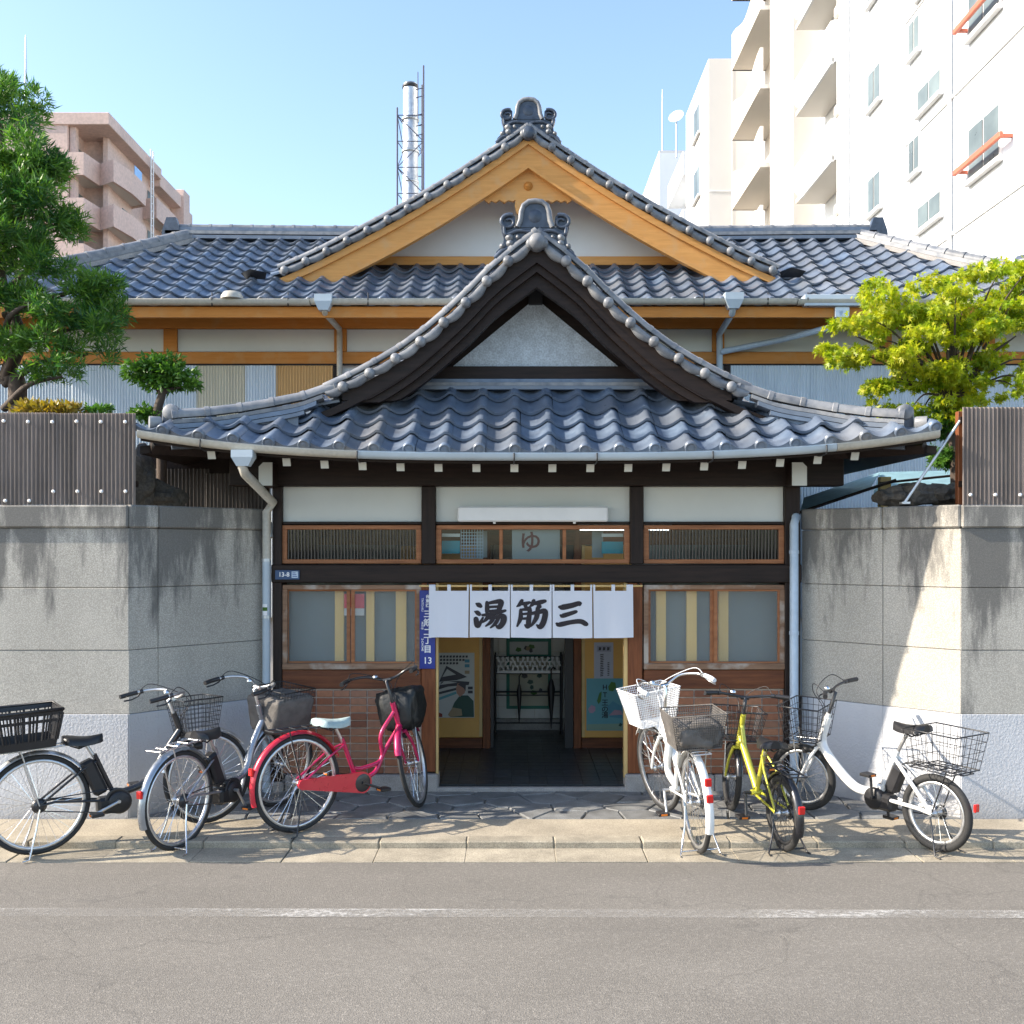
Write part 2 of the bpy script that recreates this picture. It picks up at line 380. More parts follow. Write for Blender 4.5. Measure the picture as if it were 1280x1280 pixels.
def cloth_mat():
    m, N, L, P = nodes_of('noren_cloth'); P.inputs['Base Color'].default_value = (.74, .76, .82, 1); P.inputs['Roughness'].default_value = .9
    t = N.new('ShaderNodeBsdfTranslucent'); t.inputs[0].default_value = (.7, .72, .78, 1); x = N.new('ShaderNodeMixShader'); x.inputs[0].default_value = .2
    bump(N, L, P, noise(N, L, coord(N, L, 'pos', 12.), 1, 3), .25, .01)
    L.new(P.outputs[0], x.inputs[1]); L.new(t.outputs[0], x.inputs[2]); L.new(x.outputs[0], N['Material Output'].inputs[0]); return m
M['cloth'] = cloth_mat()
def leaf_mat(name, c1, c2, c3, trans=.35, rough=.45):
    m, N, L, P = nodes_of(name); g = N.new('ShaderNodeNewGeometry')
    n = noise(N, L, coord(N, L, 'pos', 2.6), 1, 3)
    c = ramp(N, L, g.outputs['Random Per Island'], [(0, c1), (.6, c2), (1, c3)])
    c = mixc(N, L, ramp(N, L, n, [(.38, 0), (.66, .6)]), c, c3)
    L.new(c, P.inputs['Base Color']); P.inputs['Roughness'].default_value = rough
    t = N.new('ShaderNodeBsdfTranslucent'); L.new(mixc(N, L, 1., c, (1.3, 1.4, .7), 'MULTIPLY'), t.inputs[0])
    x = N.new('ShaderNodeMixShader'); x.inputs[0].default_value = trans
    L.new(P.outputs[0], x.inputs[1]); L.new(t.outputs[0], x.inputs[2]); L.new(x.outputs[0], N['Material Output'].inputs[0]); return m
M['yew_leaf'] = leaf_mat('yew_leaf', (.018, .07, .024), (.042, .15, .033), (.16, .30, .03))
M['maple_leaf'] = leaf_mat('maple_leaf', (.14, .25, .012), (.31, .42, .018), (.52, .47, .02), .5)
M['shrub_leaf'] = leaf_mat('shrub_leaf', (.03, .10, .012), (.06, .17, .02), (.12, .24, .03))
M['autumn_leaf'] = leaf_mat('autumn_leaf', (.16, .10, .012), (.36, .22, .02), (.20, .19, .03))
M['bark'] = mk('bark', (.075, .055, .042), .9, var=.4, vs=12, bmp=.8, bs=26, stretch=(1, 1, .3))
M['rock'] = mk('rock', (.10, .09, .078), .9, var=.4, vs=7, fine=.4, fs=50, bmp=.7, bs=18)
M['bld_white'] = mk('bld_white', (.74, .77, .80), .7, var=.03, vs=.4)
M['bld_beige'] = mk('bld_beige', (.64, .60, .54), .75, var=.04, vs=.4)
M['bld_grey'] = mk('bld_grey', (.62, .62, .61), .75, var=.04, vs=.3)
M['bld_pink'] = mk('bld_pink', (.66, .49, .42), .85, var=.08, vs=.5, fine=.18, fs=6)
M['rail_red'] = mk('rail_red', (.50, .13, .07), .5, var=.1)
def glow_mat():
    m, N, L, P = nodes_of('lit_tube'); P.inputs['Base Color'].default_value = (.9, .9, .9, 1)
    P.inputs['Emission Color'].default_value = (.92, .97, 1, 1); P.inputs['Emission Strength'].default_value = 3; return m
M['tube_lit'] = glow_mat()
def flat(name, col, rough=.6): return mk(name, col, rough, var=.03)
def text_mesh(s, size, mat, name, parent, mtx, bold=0.0, line=1.0, align='CENTER'):
    cu = bpy.data.curves.new('txt', 'FONT'); cu.body = s; cu.size = size; cu.align_x = align; cu.align_y = 'CENTER'
    cu.offset = bold; cu.space_line = line; cu.resolution_u = 3
    t = bpy.data.objects.new('txt', cu); COL.objects.link(t); bpy.context.view_layer.update()
    me = bpy.data.meshes.new_from_object(t.evaluated_get(bpy.context.evaluated_depsgraph_get()))
    bpy.data.objects.remove(t); me.materials.clear(); me.materials.append(mat)
    return link(name, me, parent, mtx)
FACE = Matrix.Rotation(R(90), 4, 'X')                      # text plane facing the street (-Y)
# ------------------------------------------------------------------ ground, road, kerb, paving
def struct(name, mb, mat): return tag(mb.build(name, mat), kind='structure')
struct('ground', MB().grid([[(-1500, -1500, -.16), (1500, -1500, -.16)], [(-1500, 1500, -.16), (1500, 1500, -.16)]]), M['soil'])
xs = [-90+i*4.5 for i in range(41)]
struct('road', MB().grid([[(x, y, -.052+.015*min(1, max(0, (-3-y)/3))) for x in xs] for y in (-60, -9, -6, -4.5, -3, -2.4, -1.872)]), M['asphalt'])
pl = [W(-1400, 1126, -2.74), W(2700, 1166, -2.92)]
def line_pt(t, s):
    return (-12+24*t, -2.76-.07*t*2+.07-s, -.0465)
struct('road_line', MB().grid([[line_pt(t/24, 0) for t in range(25)], [line_pt(t/24, .13) for t in range(25)]]), M['road_paint'])
gut = MB().box(-30, 30, -1.87, -1.55, -.3, -.065).build('gutter', M['concrete']); gut['kind'] = 'structure'
kerb = MB().box(-30, 30, -1.545, -1.43, -.3, -.02).build('kerb', M['concrete']); kerb['kind'] = 'structure'
gm = MB().box(-.2985, .2985, -.152, .152, -.06, 0, .003).mesh('gutter_slab', M['kerb'])
kmsh = MB().box(-.2982, .2982, -.07, .07, -.12, 0, .009).mesh('kerb_stone', M['kerb'])
for i in range(-11, 11):
    x = .29+.6*i+.3+random.uniform(-.004, .004)
    link('gutter_slab', gm, gut, Matrix.Translation((x, -1.715, -.046+random.uniform(-.003, .003))))
    link('kerb_stone', kmsh, kerb, Matrix.Translation((x, -1.49, .0+random.uniform(-.004, .003))) @ Matrix.Rotation(random.uniform(-.004, .004), 4, 'Z'))
pave = MB().box(-30, 30, -1.418, .6, -.3, -.022).build('pavement', M['concrete']); pave['kind'] = 'structure'
link('concrete_strip', MB().box(-12, 12, -1.415, -.96, -.05, -.003, .004).mesh('concrete_strip', M['concrete']), pave)
# crazy paving before the door: irregular stones cut as cells round scattered seeds
area = [(-2.86, -.955), (3.34, -.955), (2.42, -.03), (-2.02, -.03)]
def clip(poly, p, n):
    out = []
    for i in range(len(poly)):
        a, b = poly[i], poly[(i+1) % len(poly)]
        da = (a[0]-p[0])*n[0]+(a[1]-p[1])*n[1]; db = (b[0]-p[0])*n[0]+(b[1]-p[1])*n[1]
        if da <= 0: out.append(a)
        if (da < 0 < db) or (db < 0 < da):
            t = da/(da-db); out.append((a[0]+(b[0]-a[0])*t, a[1]+(b[1]-a[1])*t))
    return out
seeds = [(-2.9+.36*i+random.uniform(-.12, .12)+(.18 if j % 2 else 0), -.86+.25*j+random.uniform(-.07, .07)) for i in range(19) for j in range(4)]
for s_ in seeds:
    poly = area
    for t_ in seeds:
        if t_ is not s_ and poly:
            n_ = (t_[0]-s_[0], t_[1]-s_[1]); ln = math.hypot(*n_)
            if ln < 1.2: poly = clip(poly, ((s_[0]+t_[0])/2-n_[0]/ln*.007, (s_[1]+t_[1])/2-n_[1]/ln*.007), n_)
    if len(poly) >= 3:
        cx = sum(p[0] for p in poly)/len(poly); cy = sum(p[1] for p in poly)/len(poly)
        h = random.uniform(-.006, .004); q = [(p[0]-cx, p[1]-cy) for p in poly]; q2 = [(x*.955, y*.955) for x, y in q]; n_ = len(q)
        mb = MB(); vs = [(x, y, -.03) for x, y in q]+[(x, y, h-.008) for x, y in q]+[(x, y, h) for x, y in q2]
        mb.add(vs, [(i, (i+1) % n_, n_+(i+1) % n_, n_+i) for i in range(n_)]+[(n_+i, n_+(i+1) % n_, 2*n_+(i+1) % n_, 2*n_+i) for i in range(n_)]+[list(range(2*n_, 3*n_))])
        link('flagstone', mb.mesh('flagstone', M['flag']), pave, Matrix.Translation((cx, cy, 0)))

# ------------------------------------------------------------------ garden walls
COURSES = [(-.05, .766, 'wall_paint', .008), (.769, 1.242, 'wall', 0), (1.246, 1.708, 'wall', 0), (1.712, 2.153, 'wall', 0)]
def wall_run(parent, p0, p1, cuts, stained=False, dz=0.0, slope=0):
    p0 = Vector((*p0, 0)); p1 = Vector((*p1, 0)); dv = p1-p0; ln = dv.length
    Mx = Matrix.Translation(p0) @ Matrix.Rotation(math.atan2(dv.y, dv.x), 4, 'Z')
    MB().box(.012, ln-.012, .03, .13, -.05, 2.15, M=Mx).build('core', M['stone'], parent)
    xs = [0]+list(cuts)+[ln]
    for a, b in zip(xs, xs[1:]):
        for k, (z0, z1, mat, pr) in enumerate(COURSES):
            g = 0.002 if k else 0
            MB().box(a+(g if a else 0), b-(g if b < ln else 0), -pr+random.uniform(0, .003), .16, z0, z1, .003, M=Mx).build(
                'wall_block' if k else 'painted_base', M['wall_stained' if stained and mat == 'wall' else mat], parent)
        MB().box(a+(.002 if a else 0), b-(.002 if b < ln else 0), -.022, .19, 2.157, 2.325+dz, .012, M=Mx).build('cap_stone', M['cap'], parent)
lw = thing('garden_wall', 'grey concrete block wall with white base left of the entrance', 'wall', (-2.857, -.92, 0))
wall_run(lw, (-9.5, -.92), (-2.857, -.92), [1.2, 3.0, 4.82])
wall_run(lw, (-2.857, -.92), (-2.035, -.005), [.24], dz=.004)
rw = thing('garden_wall', 'stained concrete block wall with white base right of the entrance, bending twice', 'wall', (3.345, -.92, 0))
wall_run(rw, (2.415, -.005), (3.345, -.92), [.70], dz=.004)
wall_run(rw, (3.345, -.92), (9.5, -.92), [1.6, 3.4, 5.0], stained=True)

# ------------------------------------------------------------------ corrugated sheets
def corr(mb, p0, p1, z0, z1, pitch=.032, amp=.009, per=6, th=.0):
    p0 = Vector(p0); p1 = Vector(p1); dv = p1-p0; ln = dv.length; t = dv/ln; nrm = Vector((t.y, -t.x, 0))
    n = max(6, int(ln/pitch*per)); rows = [[], []]
    for i in range(n+1):
        s = ln*i/n; off = amp*math.sin(2*PI*s/pitch); q = p0+t*s+nrm*off
        rows[0].append((q.x, q.y, z0)); rows[1].append((q.x, q.y, z1))
    return mb.grid(rows)
screw_me = MB().lathe([(.0, -.012), (.008, -.010), (.013, -.004), (.014, .004), (.004, .010)], 8, Matrix.Rotation(R(90), 4, 'X')).mesh('screw_cap', M['white_paint'])
def sheet_fence(name, label, x0, x1, z0, z1, y, screws):
    t = thing(name, label, 'fence', ((x0+x1)/2, y, z0))
    n = max(1, round((x1-x0)/.62))
    for k in range(n):
        a = x0+(x1-x0)*k/n; b = x0+(x1-x0)*(k+1)/n
        o = corr(MB(), (a, y-.004*(k % 2), 0), (b+.03*(k < n-1), y-.004*(k % 2), 0), z0, z1+.004*(k % 2)).build('corrugated_sheet', M['sheet_brown'], t)
    for z in (z0+.16, z1-.09): MB().box(x0, x1, y+.03, y+.07, z-.022, z+.022).build('rail', M['dark_wood'], t)
    x = x0+.03
    while x < x1+.3:
        MB().box(min(x, x1-.01)-.03, min(x, x1-.01)+.03, y+.072, y+.13, z0-.0, z1-.02, .004).build('post', M['brown_wood'], t); x += 1.55
    for sx, sz in screws: link('screw', screw_me, t, Matrix.Translation((sx, y-.016, sz)))
    return t
sf = [(W(6+30.3*i, 0, -.85).x, 2.95 if True else 0) for i in range(-6, 6)]
scr = [(x, 2.955+random.uniform(-.004, .004)) for x, _ in sf]+[(W(8+30*i, 0, -.85).x, 2.43 if i > 1 else 2.36) for i in range(-6, 6)]
sheet_fence('sheet_fence', 'brown corrugated sheet fence with white screw caps above the left wall', -8.5, FX(169, -.85), 2.33, 3.02, -.85, [s for s in scr if s[0] < FX(168, -.85)])
scr2 = [(W(1212+31*i, 0, -.85).x, 2.405) for i in range(0, 8)]
sheet_fence('sheet_fence', 'brown corrugated sheet fence standing above the right wall', FX(1203, -.85), 8.5, 2.33, 3.065, -.85, scr2)
t = thing('brace_rod', 'thin diagonal steel brace leaning against the right sheet fence', 'rod', W(1131, 627, -.80))
MB().tube([W(1131, 628, -.80), W(1200, 526, -.80)], .011, 8).build('rod', M['galv'], t)
MB().box(*sum(zip(W(1131, 628, -.80)-Vector((.03, .03, .012)), W(1131, 628, -.80)+Vector((.03, .03, .004))), ())).build('foot_plate', M['galv'], t)
# dark screens behind the wall, beside the porch
t = thing('side_screen', 'dark corrugated screen tucked under the left eave corner', 'screen', (-2.4, .25, 2.2))
corr(MB(), (FX(190, .25), .25, 0), (FX(262, .25), .25, 0), 2.1, FZ(586, .25)).build('corrugated_sheet', M['sheet_dark'], t)
corr(MB(), (FX(258, .25), .235, 0), (FX(338, .25), .235, 0), 2.1, FZ(592, .25)).build('corrugated_sheet', M['sheet_dark'], t)
MB().box(FX(170, .25), FX(340, .25), .26, .31, FZ(590, .25)-.02, FZ(560, .25)).build('rail', M['dark_wood'], t)
t = thing('canopy_sheet', 'pale blue translucent canopy sheet under the right eave corner', 'canopy', (2.9, .8, 2.2))
MB().grid([[W(1000, 640, .6), W(1088, 610, .6)], [W(1005, 622, 1.6), W(1100, 590, 1.6)]]).build('sheet', M['sheet_blue'], t)
MB().grid([[W(1090, 622, .9), W(1192, 612, .9)], [W(1100, 590, 1.7), W(1196, 588, 1.7)]]).build('sheet', M['sheet_blue'], t)
MB().tube([W(998, 641, .58), W(1120, 600, .58)], .014, 6).build('rail', M['dark_wood'], t)
MB().tube([W(1100, 604, .85), W(1196, 594, .85)], .012, 6).build('rail', M['dark_wood'], t)
MB().box(FX(1101, .9), FX(1114, .9), .9, .98, 0, FZ(596, .9)).build('post', M['pale_trim'], t)

# ------------------------------------------------------------------ roof tile kit
TW, TL, TE = .265, .30, .238                              # width, length, exposed length
def prof_tile(q):
    return -.034*math.sin(PI*q/.64) if q < .64 else .034*math.sin(PI*(q-.64)/.36)
def tile_mb(eave=False, n=9):
    mb = MB(); th = .02; qs = [i/n for i in range(n+1)]
    def pt(q, y, dz=0): return (q*TW, y, prof_tile(q)+.042+.036*(1-y/TL)+dz)
    mb.grid([[pt(q, 0) for q in qs], [pt(q, TL) for q in qs]])
    drop = .052 if eave else th
    mb.grid([[pt(q, 0) for q in qs], [(q*TW, .0, prof_tile(q)*(.55 if eave else 1)+.075-drop) for q in qs]], smooth=False)
    mb.grid([[(q*TW, .0, prof_tile(q)*(.55 if eave else 1)+.075-drop) for q in qs], [(q*TW, .04, prof_tile(q)+.05) for q in qs]], smooth=False)
    mb.add([pt(1, 0), pt(1, TL), pt(1, TL, -th), pt(1, 0, -th)], [(0, 1, 2, 3)])
    if eave:
        c = Vector((.82*TW, -.03, .068))
        mb.lathe([(.0, .004), (.026, .004), (.032, .010), (.036, .0), (.046, .0), (.048, .045)], 12, Matrix.Translation(c) @ Matrix.Rotation(R(-90), 4, 'X'))
    return mb
TILE = tile_mb().mesh('roof_tile', M['tile'], recalc=False); EAVE = tile_mb(True).mesh('eave_tile', M['tile'], recalc=False)
def frame(P, A, B):
    A = A.normalized(); N = A.cross(B).normalized(); B = N.cross(A)
    m = Matrix((A, B, N)).transposed().to_4x4(); m.translation = P; return m
def tile_mats(S, a0, a1, b1, keep):                        # S(a, b) -> point ; b runs up the slope in plan
    out = []; b = 0.0; row = 0
    while b < b1:
        e = .01; n = int(math.ceil((a1-a0)/TW))
        for i in range(n):
            a = a0+i*TW; am = a+TW/2
            if not keep(am, b): continue
            P = S(a, b); A = S(a+TW, b)-P; B = S(a, b+.05)-P
            m = frame(P+A.normalized()*random.uniform(-.003, .003), A, B) @ Matrix.Rotation(random.uniform(-.014, .014), 4, 'Z') @ Matrix.Rotation(random.uniform(-.016, .016), 4, 'Y') @ Matrix.Translation((0, random.uniform(-.006, .006), random.uniform(-.002, .004)))
            out.append((m, row, am, b))
        B = S((a0+a1)/2, b+.1)-S((a0+a1)/2, b); b += TE*math.hypot(B.x, B.y)/B.length; row += 1
    return out
def join_tiles(mats, me, name, parent, cut=None):
    nv = len(me.vertices); co = np.empty(nv*3, np.float32); me.vertices.foreach_get('co', co); co = np.c_[co.reshape(-1, 3), np.ones(nv)]
    fs0 = [list(p.vertices) for p in me.polygons]; vs = []; fs = []
    off = np.array(ORIG[parent])
    for k, m in enumerate(mats):
        vs.append((co @ np.array(m).T)[:, :3]-off); fs += [[i+k*nv for i in f] for f in fs0]
    if not vs: return None
    me2 = bpy.data.meshes.new(name); me2.from_pydata(np.concatenate(vs).tolist(), [], fs); me2.materials.append(M['tile'])
    me2.polygons.foreach_set('use_smooth', [True]*len(fs)); me2.update()
    o = link(name, me2, parent); o['kind'] = 'stuff'; return o
def cut_tile(me, m, planes):                               # trims a tile where it meets a hip; planes (point, normal) in world
    bm = bmesh.new(); bm.from_mesh(me); inv = m.inverted(); rot = inv.to_3x3()
    for p, n in planes:
        bmesh.ops.bisect_plane(bm, geom=bm.verts[:]+bm.edges[:]+bm.faces[:], plane_co=inv @ Vector(p), plane_no=rot @ Vector(n), clear_outer=True)
    if not bm.faces: bm.free(); return None
    q = me.copy(); bm.to_mesh(q); bm.free(); return q
def roll_tiles(path, r, parent, seg=.25, name='ridge_tile', up=None, mat='ridge'):   # half-round capping tiles laid one by one along a path
    P = [Vector(p) for p in path]; d = [0]
    for a, b in zip(P, P[1:]): d.append(d[-1]+(b-a).length)
    def at(s):
        for i in range(len(P)-1):
            if s <= d[i+1] or i == len(P)-2:
                t = (s-d[i])/(d[i+1]-d[i]); return P[i].lerp(P[i+1], t)
    n = max(1, round(d[-1]/seg)); L_ = d[-1]/n
    for k in range(n):
        a = at(k*L_); b = at(min(d[-1], (k+1)*L_+.03)); t = (b-a).normalized()
        side = t.cross(Vector((0, 0, 1))).normalized(); u = side.cross(t)
        mb = MB(); rows = []
        for s, rr in ((0, r*1.12), (.035, r*1.12), (.04, r*1.0), ((b-a).length, r*.96)):
            rows.append([a+t*s+(side*math.cos(th)+u*math.sin(th))*rr for th in [PI*(-.12+1.24*j/9) for j in range(10)]])
        mb.grid(rows[:2]); mb.grid(rows[1:3], smooth=False); mb.grid(rows[2:])
        for rw_ in (rows[0], rows[-1]): mb.add(rw_, [list(range(10))])
        mb.build(name, M[mat], parent)
def strip_along(path, w, h, mat, name, parent, dz=0., c=0):  # flat layered course (noshi) under the capping
    P = [Vector(p) for p in path]; rows = []
    for i, p in enumerate(P):
        t = (P[min(i+1, len(P)-1)]-P[max(i-1, 0)]).normalized(); s = t.cross(Vector((0, 0, 1))).normalized()
        b = p+Vector((0, 0, dz)); rows.append([b-s*w, b+s*w, b+s*w+Vector((0, 0, h)), b-s*w+Vector((0, 0, h)), b-s*w])
    mb = MB().grid(rows, smooth=False); mb.add(rows[0][:4], [(0, 1, 2, 3)]); mb.add(rows[-1][:4], [(0, 1, 2, 3)])
    return mb.build(name, M[mat], parent)
def onigawara(parent, cx, y, z, w, h):                     # ornamental ridge-end tile; z is its foot line
    k = w/.62; hk = h/.46
    def T(x, zz): return (cx+x*k, z+zz*hk)
    base = MB()
    outl = [(-.32, -.10), (-.30, -.03), (-.25, .03), (-.24, .10), (-.262, .18), (-.25, .26), (-.225, .315), (-.18, .318), (-.155, .285), (-.155, .24), (-.18, .215),
            (-.16, .19), (-.15, .195), (-.128, .25), (-.118, .33), (-.105, .39), (-.07, .435), (-.03, .452)]
    outl = outl+[(-x, zz) for x, zz in outl[::-1]]
    pts = [T(*p) for p in outl]
    base.prism([pts[i] for i in range(len(pts))]+[T(.12, -.02), T(0, .10), T(-.12, -.02)], 'y', y, y+.09)
    o = base.build('ridge_ornament', M['oni'], parent)
    arch = [(-.135, .19), (-.115, .25), (-.107, .33), (-.09, .385), (-.05, .42), (0, .428), (.05, .42), (.09, .385), (.107, .33), (.115, .25), (.135, .19)]
    MB().tube([(T(a, b)[0], y-.01, T(a, b)[1]) for a, b in arch], .021*k, 8).build('arch_moulding', M['ridge'], o)
    MB().prism([T(a*.86, .19+(b-.19)*.9) for a, b in arch], 'y', y-.006, y+.01).build('arch_panel', M['oni'], o)
    MB().lathe([(0, .012), (.03*k, .012), (.05*k, .004), (.055*k, 0)], 14, Matrix.Translation((cx, y-.004, T(0, .29)[1])) @ Matrix.Rotation(R(90), 4, 'X')).build('boss', M['oni'], o)
    for s in (-1, 1):
        sp = []
        for i in range(22):
            a = .35*PI+i*.155*PI*.75; rr = .07*(1-i/30)
            sp.append((cx+s*(-.205+rr*math.cos(a))*k*1.0, y-.012, T(0, .235+rr*math.sin(a))[1]))
        MB().tube(sp, [.017*k*(1-.02*i) for i in range(22)], 7).build('scroll', M['oni'], o)
        MB().tube(catmull([(cx+s*x*k, y-.012, T(0, zz)[1]) for x, zz in ((-.24, .2), (-.225, .12), (-.14, .155), (-.06, .15), (0, .13))], 5), .014*k, 7).build('scroll', M['oni'], o)
        for x, zz, rr in ((-.20, .10, .033), (-.195, .045, .03), (-.135, .10, .02), (-.255, .02, .024)):
            MB().lathe([(0, .028*k), (rr*.7*k, .02*k), (rr*k, 0)], 10, Matrix.Translation((cx+s*x*k, y-.002, T(0, zz)[1])) @ Matrix.Rotation(R(90), 4, 'X')).build('boss', M['ridge'], o)
        MB().tube(catmull([(cx+s*x*k, y-.008, T(0, zz)[1]) for x, zz in ((-.20, .0), (-.26, -.03), (-.31, -.09))], 4), .018*k, 7).build('scroll', M['oni'], o)
    return o
def verge(parent, pts, y0, up_to, r=.05, lip=.13, ball=.046, seg=.235):      # tiled edge of a gable: capping rolls, hanging lip tiles and round end discs
    P = [Vector(p) for p in pts]; d = [0]
    for a, b in zip(P, P[1:]): d.append(d[-1]+(b-a).length)
    def at(s):
        for i in range(len(P)-1):
            if s <= d[i+1] or i == len(P)-2: return P[i].lerp(P[i+1], (s-d[i])/(d[i+1]-d[i]))
    roll_tiles([p+Vector((0, .012, .008)) for p in P], r, parent, seg, 'verge_roll')
    s = .10; tot = min(d[-1], up_to); k = 0
    while s < tot:
        a = at(s); b = at(min(s+seg, d[-1])); t = (b-a).normalized(); dn = Vector((0, -1, 0)).cross(t)
        if dn.z > 0: dn = -dn
        mb = MB(); rows = []
        for i in range(8):
            f = i/7; q = a.lerp(b, f*1.04); hh = lip*(.72+.42*math.sin(PI*min(1, f*1.02)))
            rows.append([q+Vector((0, .03, 0))+dn*.018, q+Vector((0, -.012, 0))+dn*.030, q+Vector((0, -.03, 0))+dn*hh*.45, q+Vector((0, -.02, 0))+dn*hh, q+Vector((0, .03, 0))+dn*hh])
        mb.grid(rows); mb.build('verge_tile', M['ridge'], parent)
        c = a+dn*.052+Vector((0, -.062, 0))
        mb = MB().lathe([(0, .0), (ball*.7, .004), (ball, .02), (ball, .07)], 12, Matrix.Translation(c) @ Matrix.Rotation(R(-90), 4, 'X'))
        mb.build('end_disc', M['ridge'], parent); s += seg; k += 1
def gutter_tube(parent, path, mat, name='eaves_gutter', r=.045):
    P = [Vector(p) for p in path]; rows = []
    for i, p in enumerate(P):
        t = (P[min(i+1, len(P)-1)]-P[max(i-1, 0)]).normalized(); s = t.cross(Vector((0, 0, 1))).normalized(); u = s.cross(t)
        ring = [p+s*math.cos(a)*r+u*math.sin(a)*r for a in [PI+PI*j/10 for j in range(11)]]
        ring = [ring[0]+u*.012+s*.006*-1]+ring+[ring[-1]+u*.012+s*.006]
        rows.append(ring+[q+(p-q)*.12 for q in ring[::-1]])
    mb = MB().grid(rows, smooth=True); n = 13
    for rw_ in (rows[0], rows[-1]): mb.add(rw_[:13], [list(range(13))])
    return mb.build(name, mat, parent)
# ------------------------------------------------------------------ entrance porch
HK = .545; XC = .20; EY = -.80; HW = 3.03
porch = thing('entrance_porch', 'dark timber bathhouse entrance porch with a gabled grey tile roof', 'porch', (XC, 0, 0))
PROF = [(0, 4.53), (.32, 4.285), (.59, 4.01), (.96, 3.69), (1.31, 3.47), (1.69, 3.285), (2.08, 3.165), (2.45, 3.075), (2.8, 3.0), (3.06, 2.95)]
_pp = catmull([(u, 0, z) for u, z in PROF], 8); PROFS = [(p.x, p.z) for p in _pp]
def prof(u): return interp(abs(u), PROFS)
def ze(x): return 2.695+.175*(abs(x-XC)/HW)**3
def Sf(a, b): return Vector((a, EY+b, ze(a)+.54*b+.11*b*b))
GW = .15                                                   # plane of the gable wall
deck = MB()
xs = [XC-HW+2*HW*i/24 for i in range(25)]
rows = []
for j in range(9):
    b = .96*j/8; w = HW-b/HK-.02
    rows.append([Sf(XC-w+2*w*i/24, b)-Vector((0, 0, .0)) for i in range(25)])
deck.grid(rows); deck.grid([[p-Vector((0, 0, .05)) for p in r] for r in rows])
deck.grid([[rows[0][i] for i in range(25)], [rows[0][i]-Vector((0, 0, .05)) for i in range(25)]])
for s in (-1, 1):
    rr = []
    for j in range(25):
        u = HW*j/24; y0 = max(-.34, EY+(HW-u)) if u < 2.6 else EY+(HW-u)
        y0 = -.34 if u < 2.1 else EY+(HW-u)*HK+.04
        rr.append([(XC+s*u, y0+(3.45-y0)*k/6, prof(u)-.175) for k in range(7)])
    deck.grid(rr); deck.grid([[(p[0], p[1], p[2]-.06) for p in r] for r in rr])
    deck.grid([[r[0] for r in rr], [(r[0][0], r[0][1], r[0][2]-.06) for r in rr]])
roof = deck.build('roof', M['dark_wood'], porch)
def keep_f(a, b): return abs(a-XC) < HW-b/HK+.22
n_t = 0; c2 = 1/math.sqrt(2)
_h = math.hypot(1, HK); hipL = ((XC-HW, EY, 0), (-HK/_h, 1/_h, 0)); hipR = ((XC+HW, EY, 0), (HK/_h, 1/_h, 0))
for m, row, am, b in tile_mats(Sf, XC-TW*11.5, XC+TW*11.5, .93, keep_f):
    me = EAVE if row == 0 else TILE
    if abs(am-XC) > HW-b/HK-.75:
        q = cut_tile(me, m, [hipL, hipR])
        if q: link('eave_tile' if row == 0 else 'roof_tile', q, roof, m)
    else: link('eave_tile' if row == 0 else 'roof_tile', me, roof, m)
for s in (-1, 1):                                          # the two side slopes, hardly seen from the street
    def Ss(a, b, s=s): return Vector((XC+s*(HW-b), a*s, prof(HW-b)-.150))
    def keep_s(a, b, s=s):
        y = a*s; u = HW-b; return y > (-.26 if u < 1.9 else EY+(HW-u)*HK+.16) and y < 3.4
    ms = tile_mats(Ss, -.30*s if s > 0 else -3.4, 3.4 if s > 0 else .30, 2.9, keep_s)
    join_tiles([m for m, *_ in ms], TILE, 'side_roof_tiles', roof)
    # tiled gable edge, running out into the corner ridge
    path = [(XC+s*u, -.37, prof(u)) for u in [i*.1 for i in range(0, 18)]]
    verge(roof, path, -.37, 9, r=.036, lip=.088, ball=.041)
    hp = catmull([(XC+s*1.42, -.24, prof(1.42)-.05), (XC+s*1.62, -.345, prof(1.62)-.02), (XC+s*1.9, -.375, prof(1.9)-.025), (XC+s*2.2, -.42, 3.13), (XC+s*2.5, -.52, 3.065), (XC+s*2.82, -.68, 3.02)], 6)
    roll_tiles(hp[::-1], .052, roof, .26, 'ridge_tile')
    hp2 = hp[8:]; strip_along(hp2, .07, .03, 'ridge', 'ridge_course', roof, -.065); strip_along(hp2[1:], .08, .035, 'tile', 'ridge_course', roof, -.105); strip_along(hp2[3:], .09, .03, 'tile', 'ridge_course', roof, -.142)
    strip_along(hp2[4:], .055, .12, 'tile', 'ridge_bedding', roof, -.26)
    e = hp[-1]; dr = (hp[-1]-hp[-2]).normalized()
    mb = MB().lathe([(0, 0), (.04, 0), (.05, .01), (.05, .09)], 12, frame(e+dr*.07-Vector((0, 0, .05)), Vector((0, 0, 1)).cross(dr), Vector((0, 0, 1))) @ Matrix.Rotation(R(0), 4, 'X'))
    mb.build('end_disc', M['ridge'], roof)
    MB().lathe([(0, 0), (.05, 0), (.062, .012), (.062, .08), (.045, .09)], 12, Matrix.Translation(e+Vector((0, -.03, .03))) @ Matrix.Rotation(R(-90), 4, 'X')).build('end_disc', M['ridge'], roof)
    MB().box(e.x-.07, e.x+.07, e.y-.01, e.y+.05, e.z-.14, e.z+.06, .02).build('ridge_end_block', M['oni'], roof)
onigawara(roof, XC-.015, -.36, 4.40, .64, .405)
MB().lathe([(0, -.03), (.05, -.022), (.066, .0), (.066, .10)], 16, Matrix.Translation((XC, -.43, 4.44)) @ Matrix.Rotation(R(-90), 4, 'X')).build('end_disc', M['ridge'], roof)
rp = [(XC, y, 4.53) for y in (-.30, 1, 2, 3.4)]
roll_tiles(rp, .06, roof, .27); strip_along(rp, .11, .10, 'tile', 'ridge_course', roof, -.10)
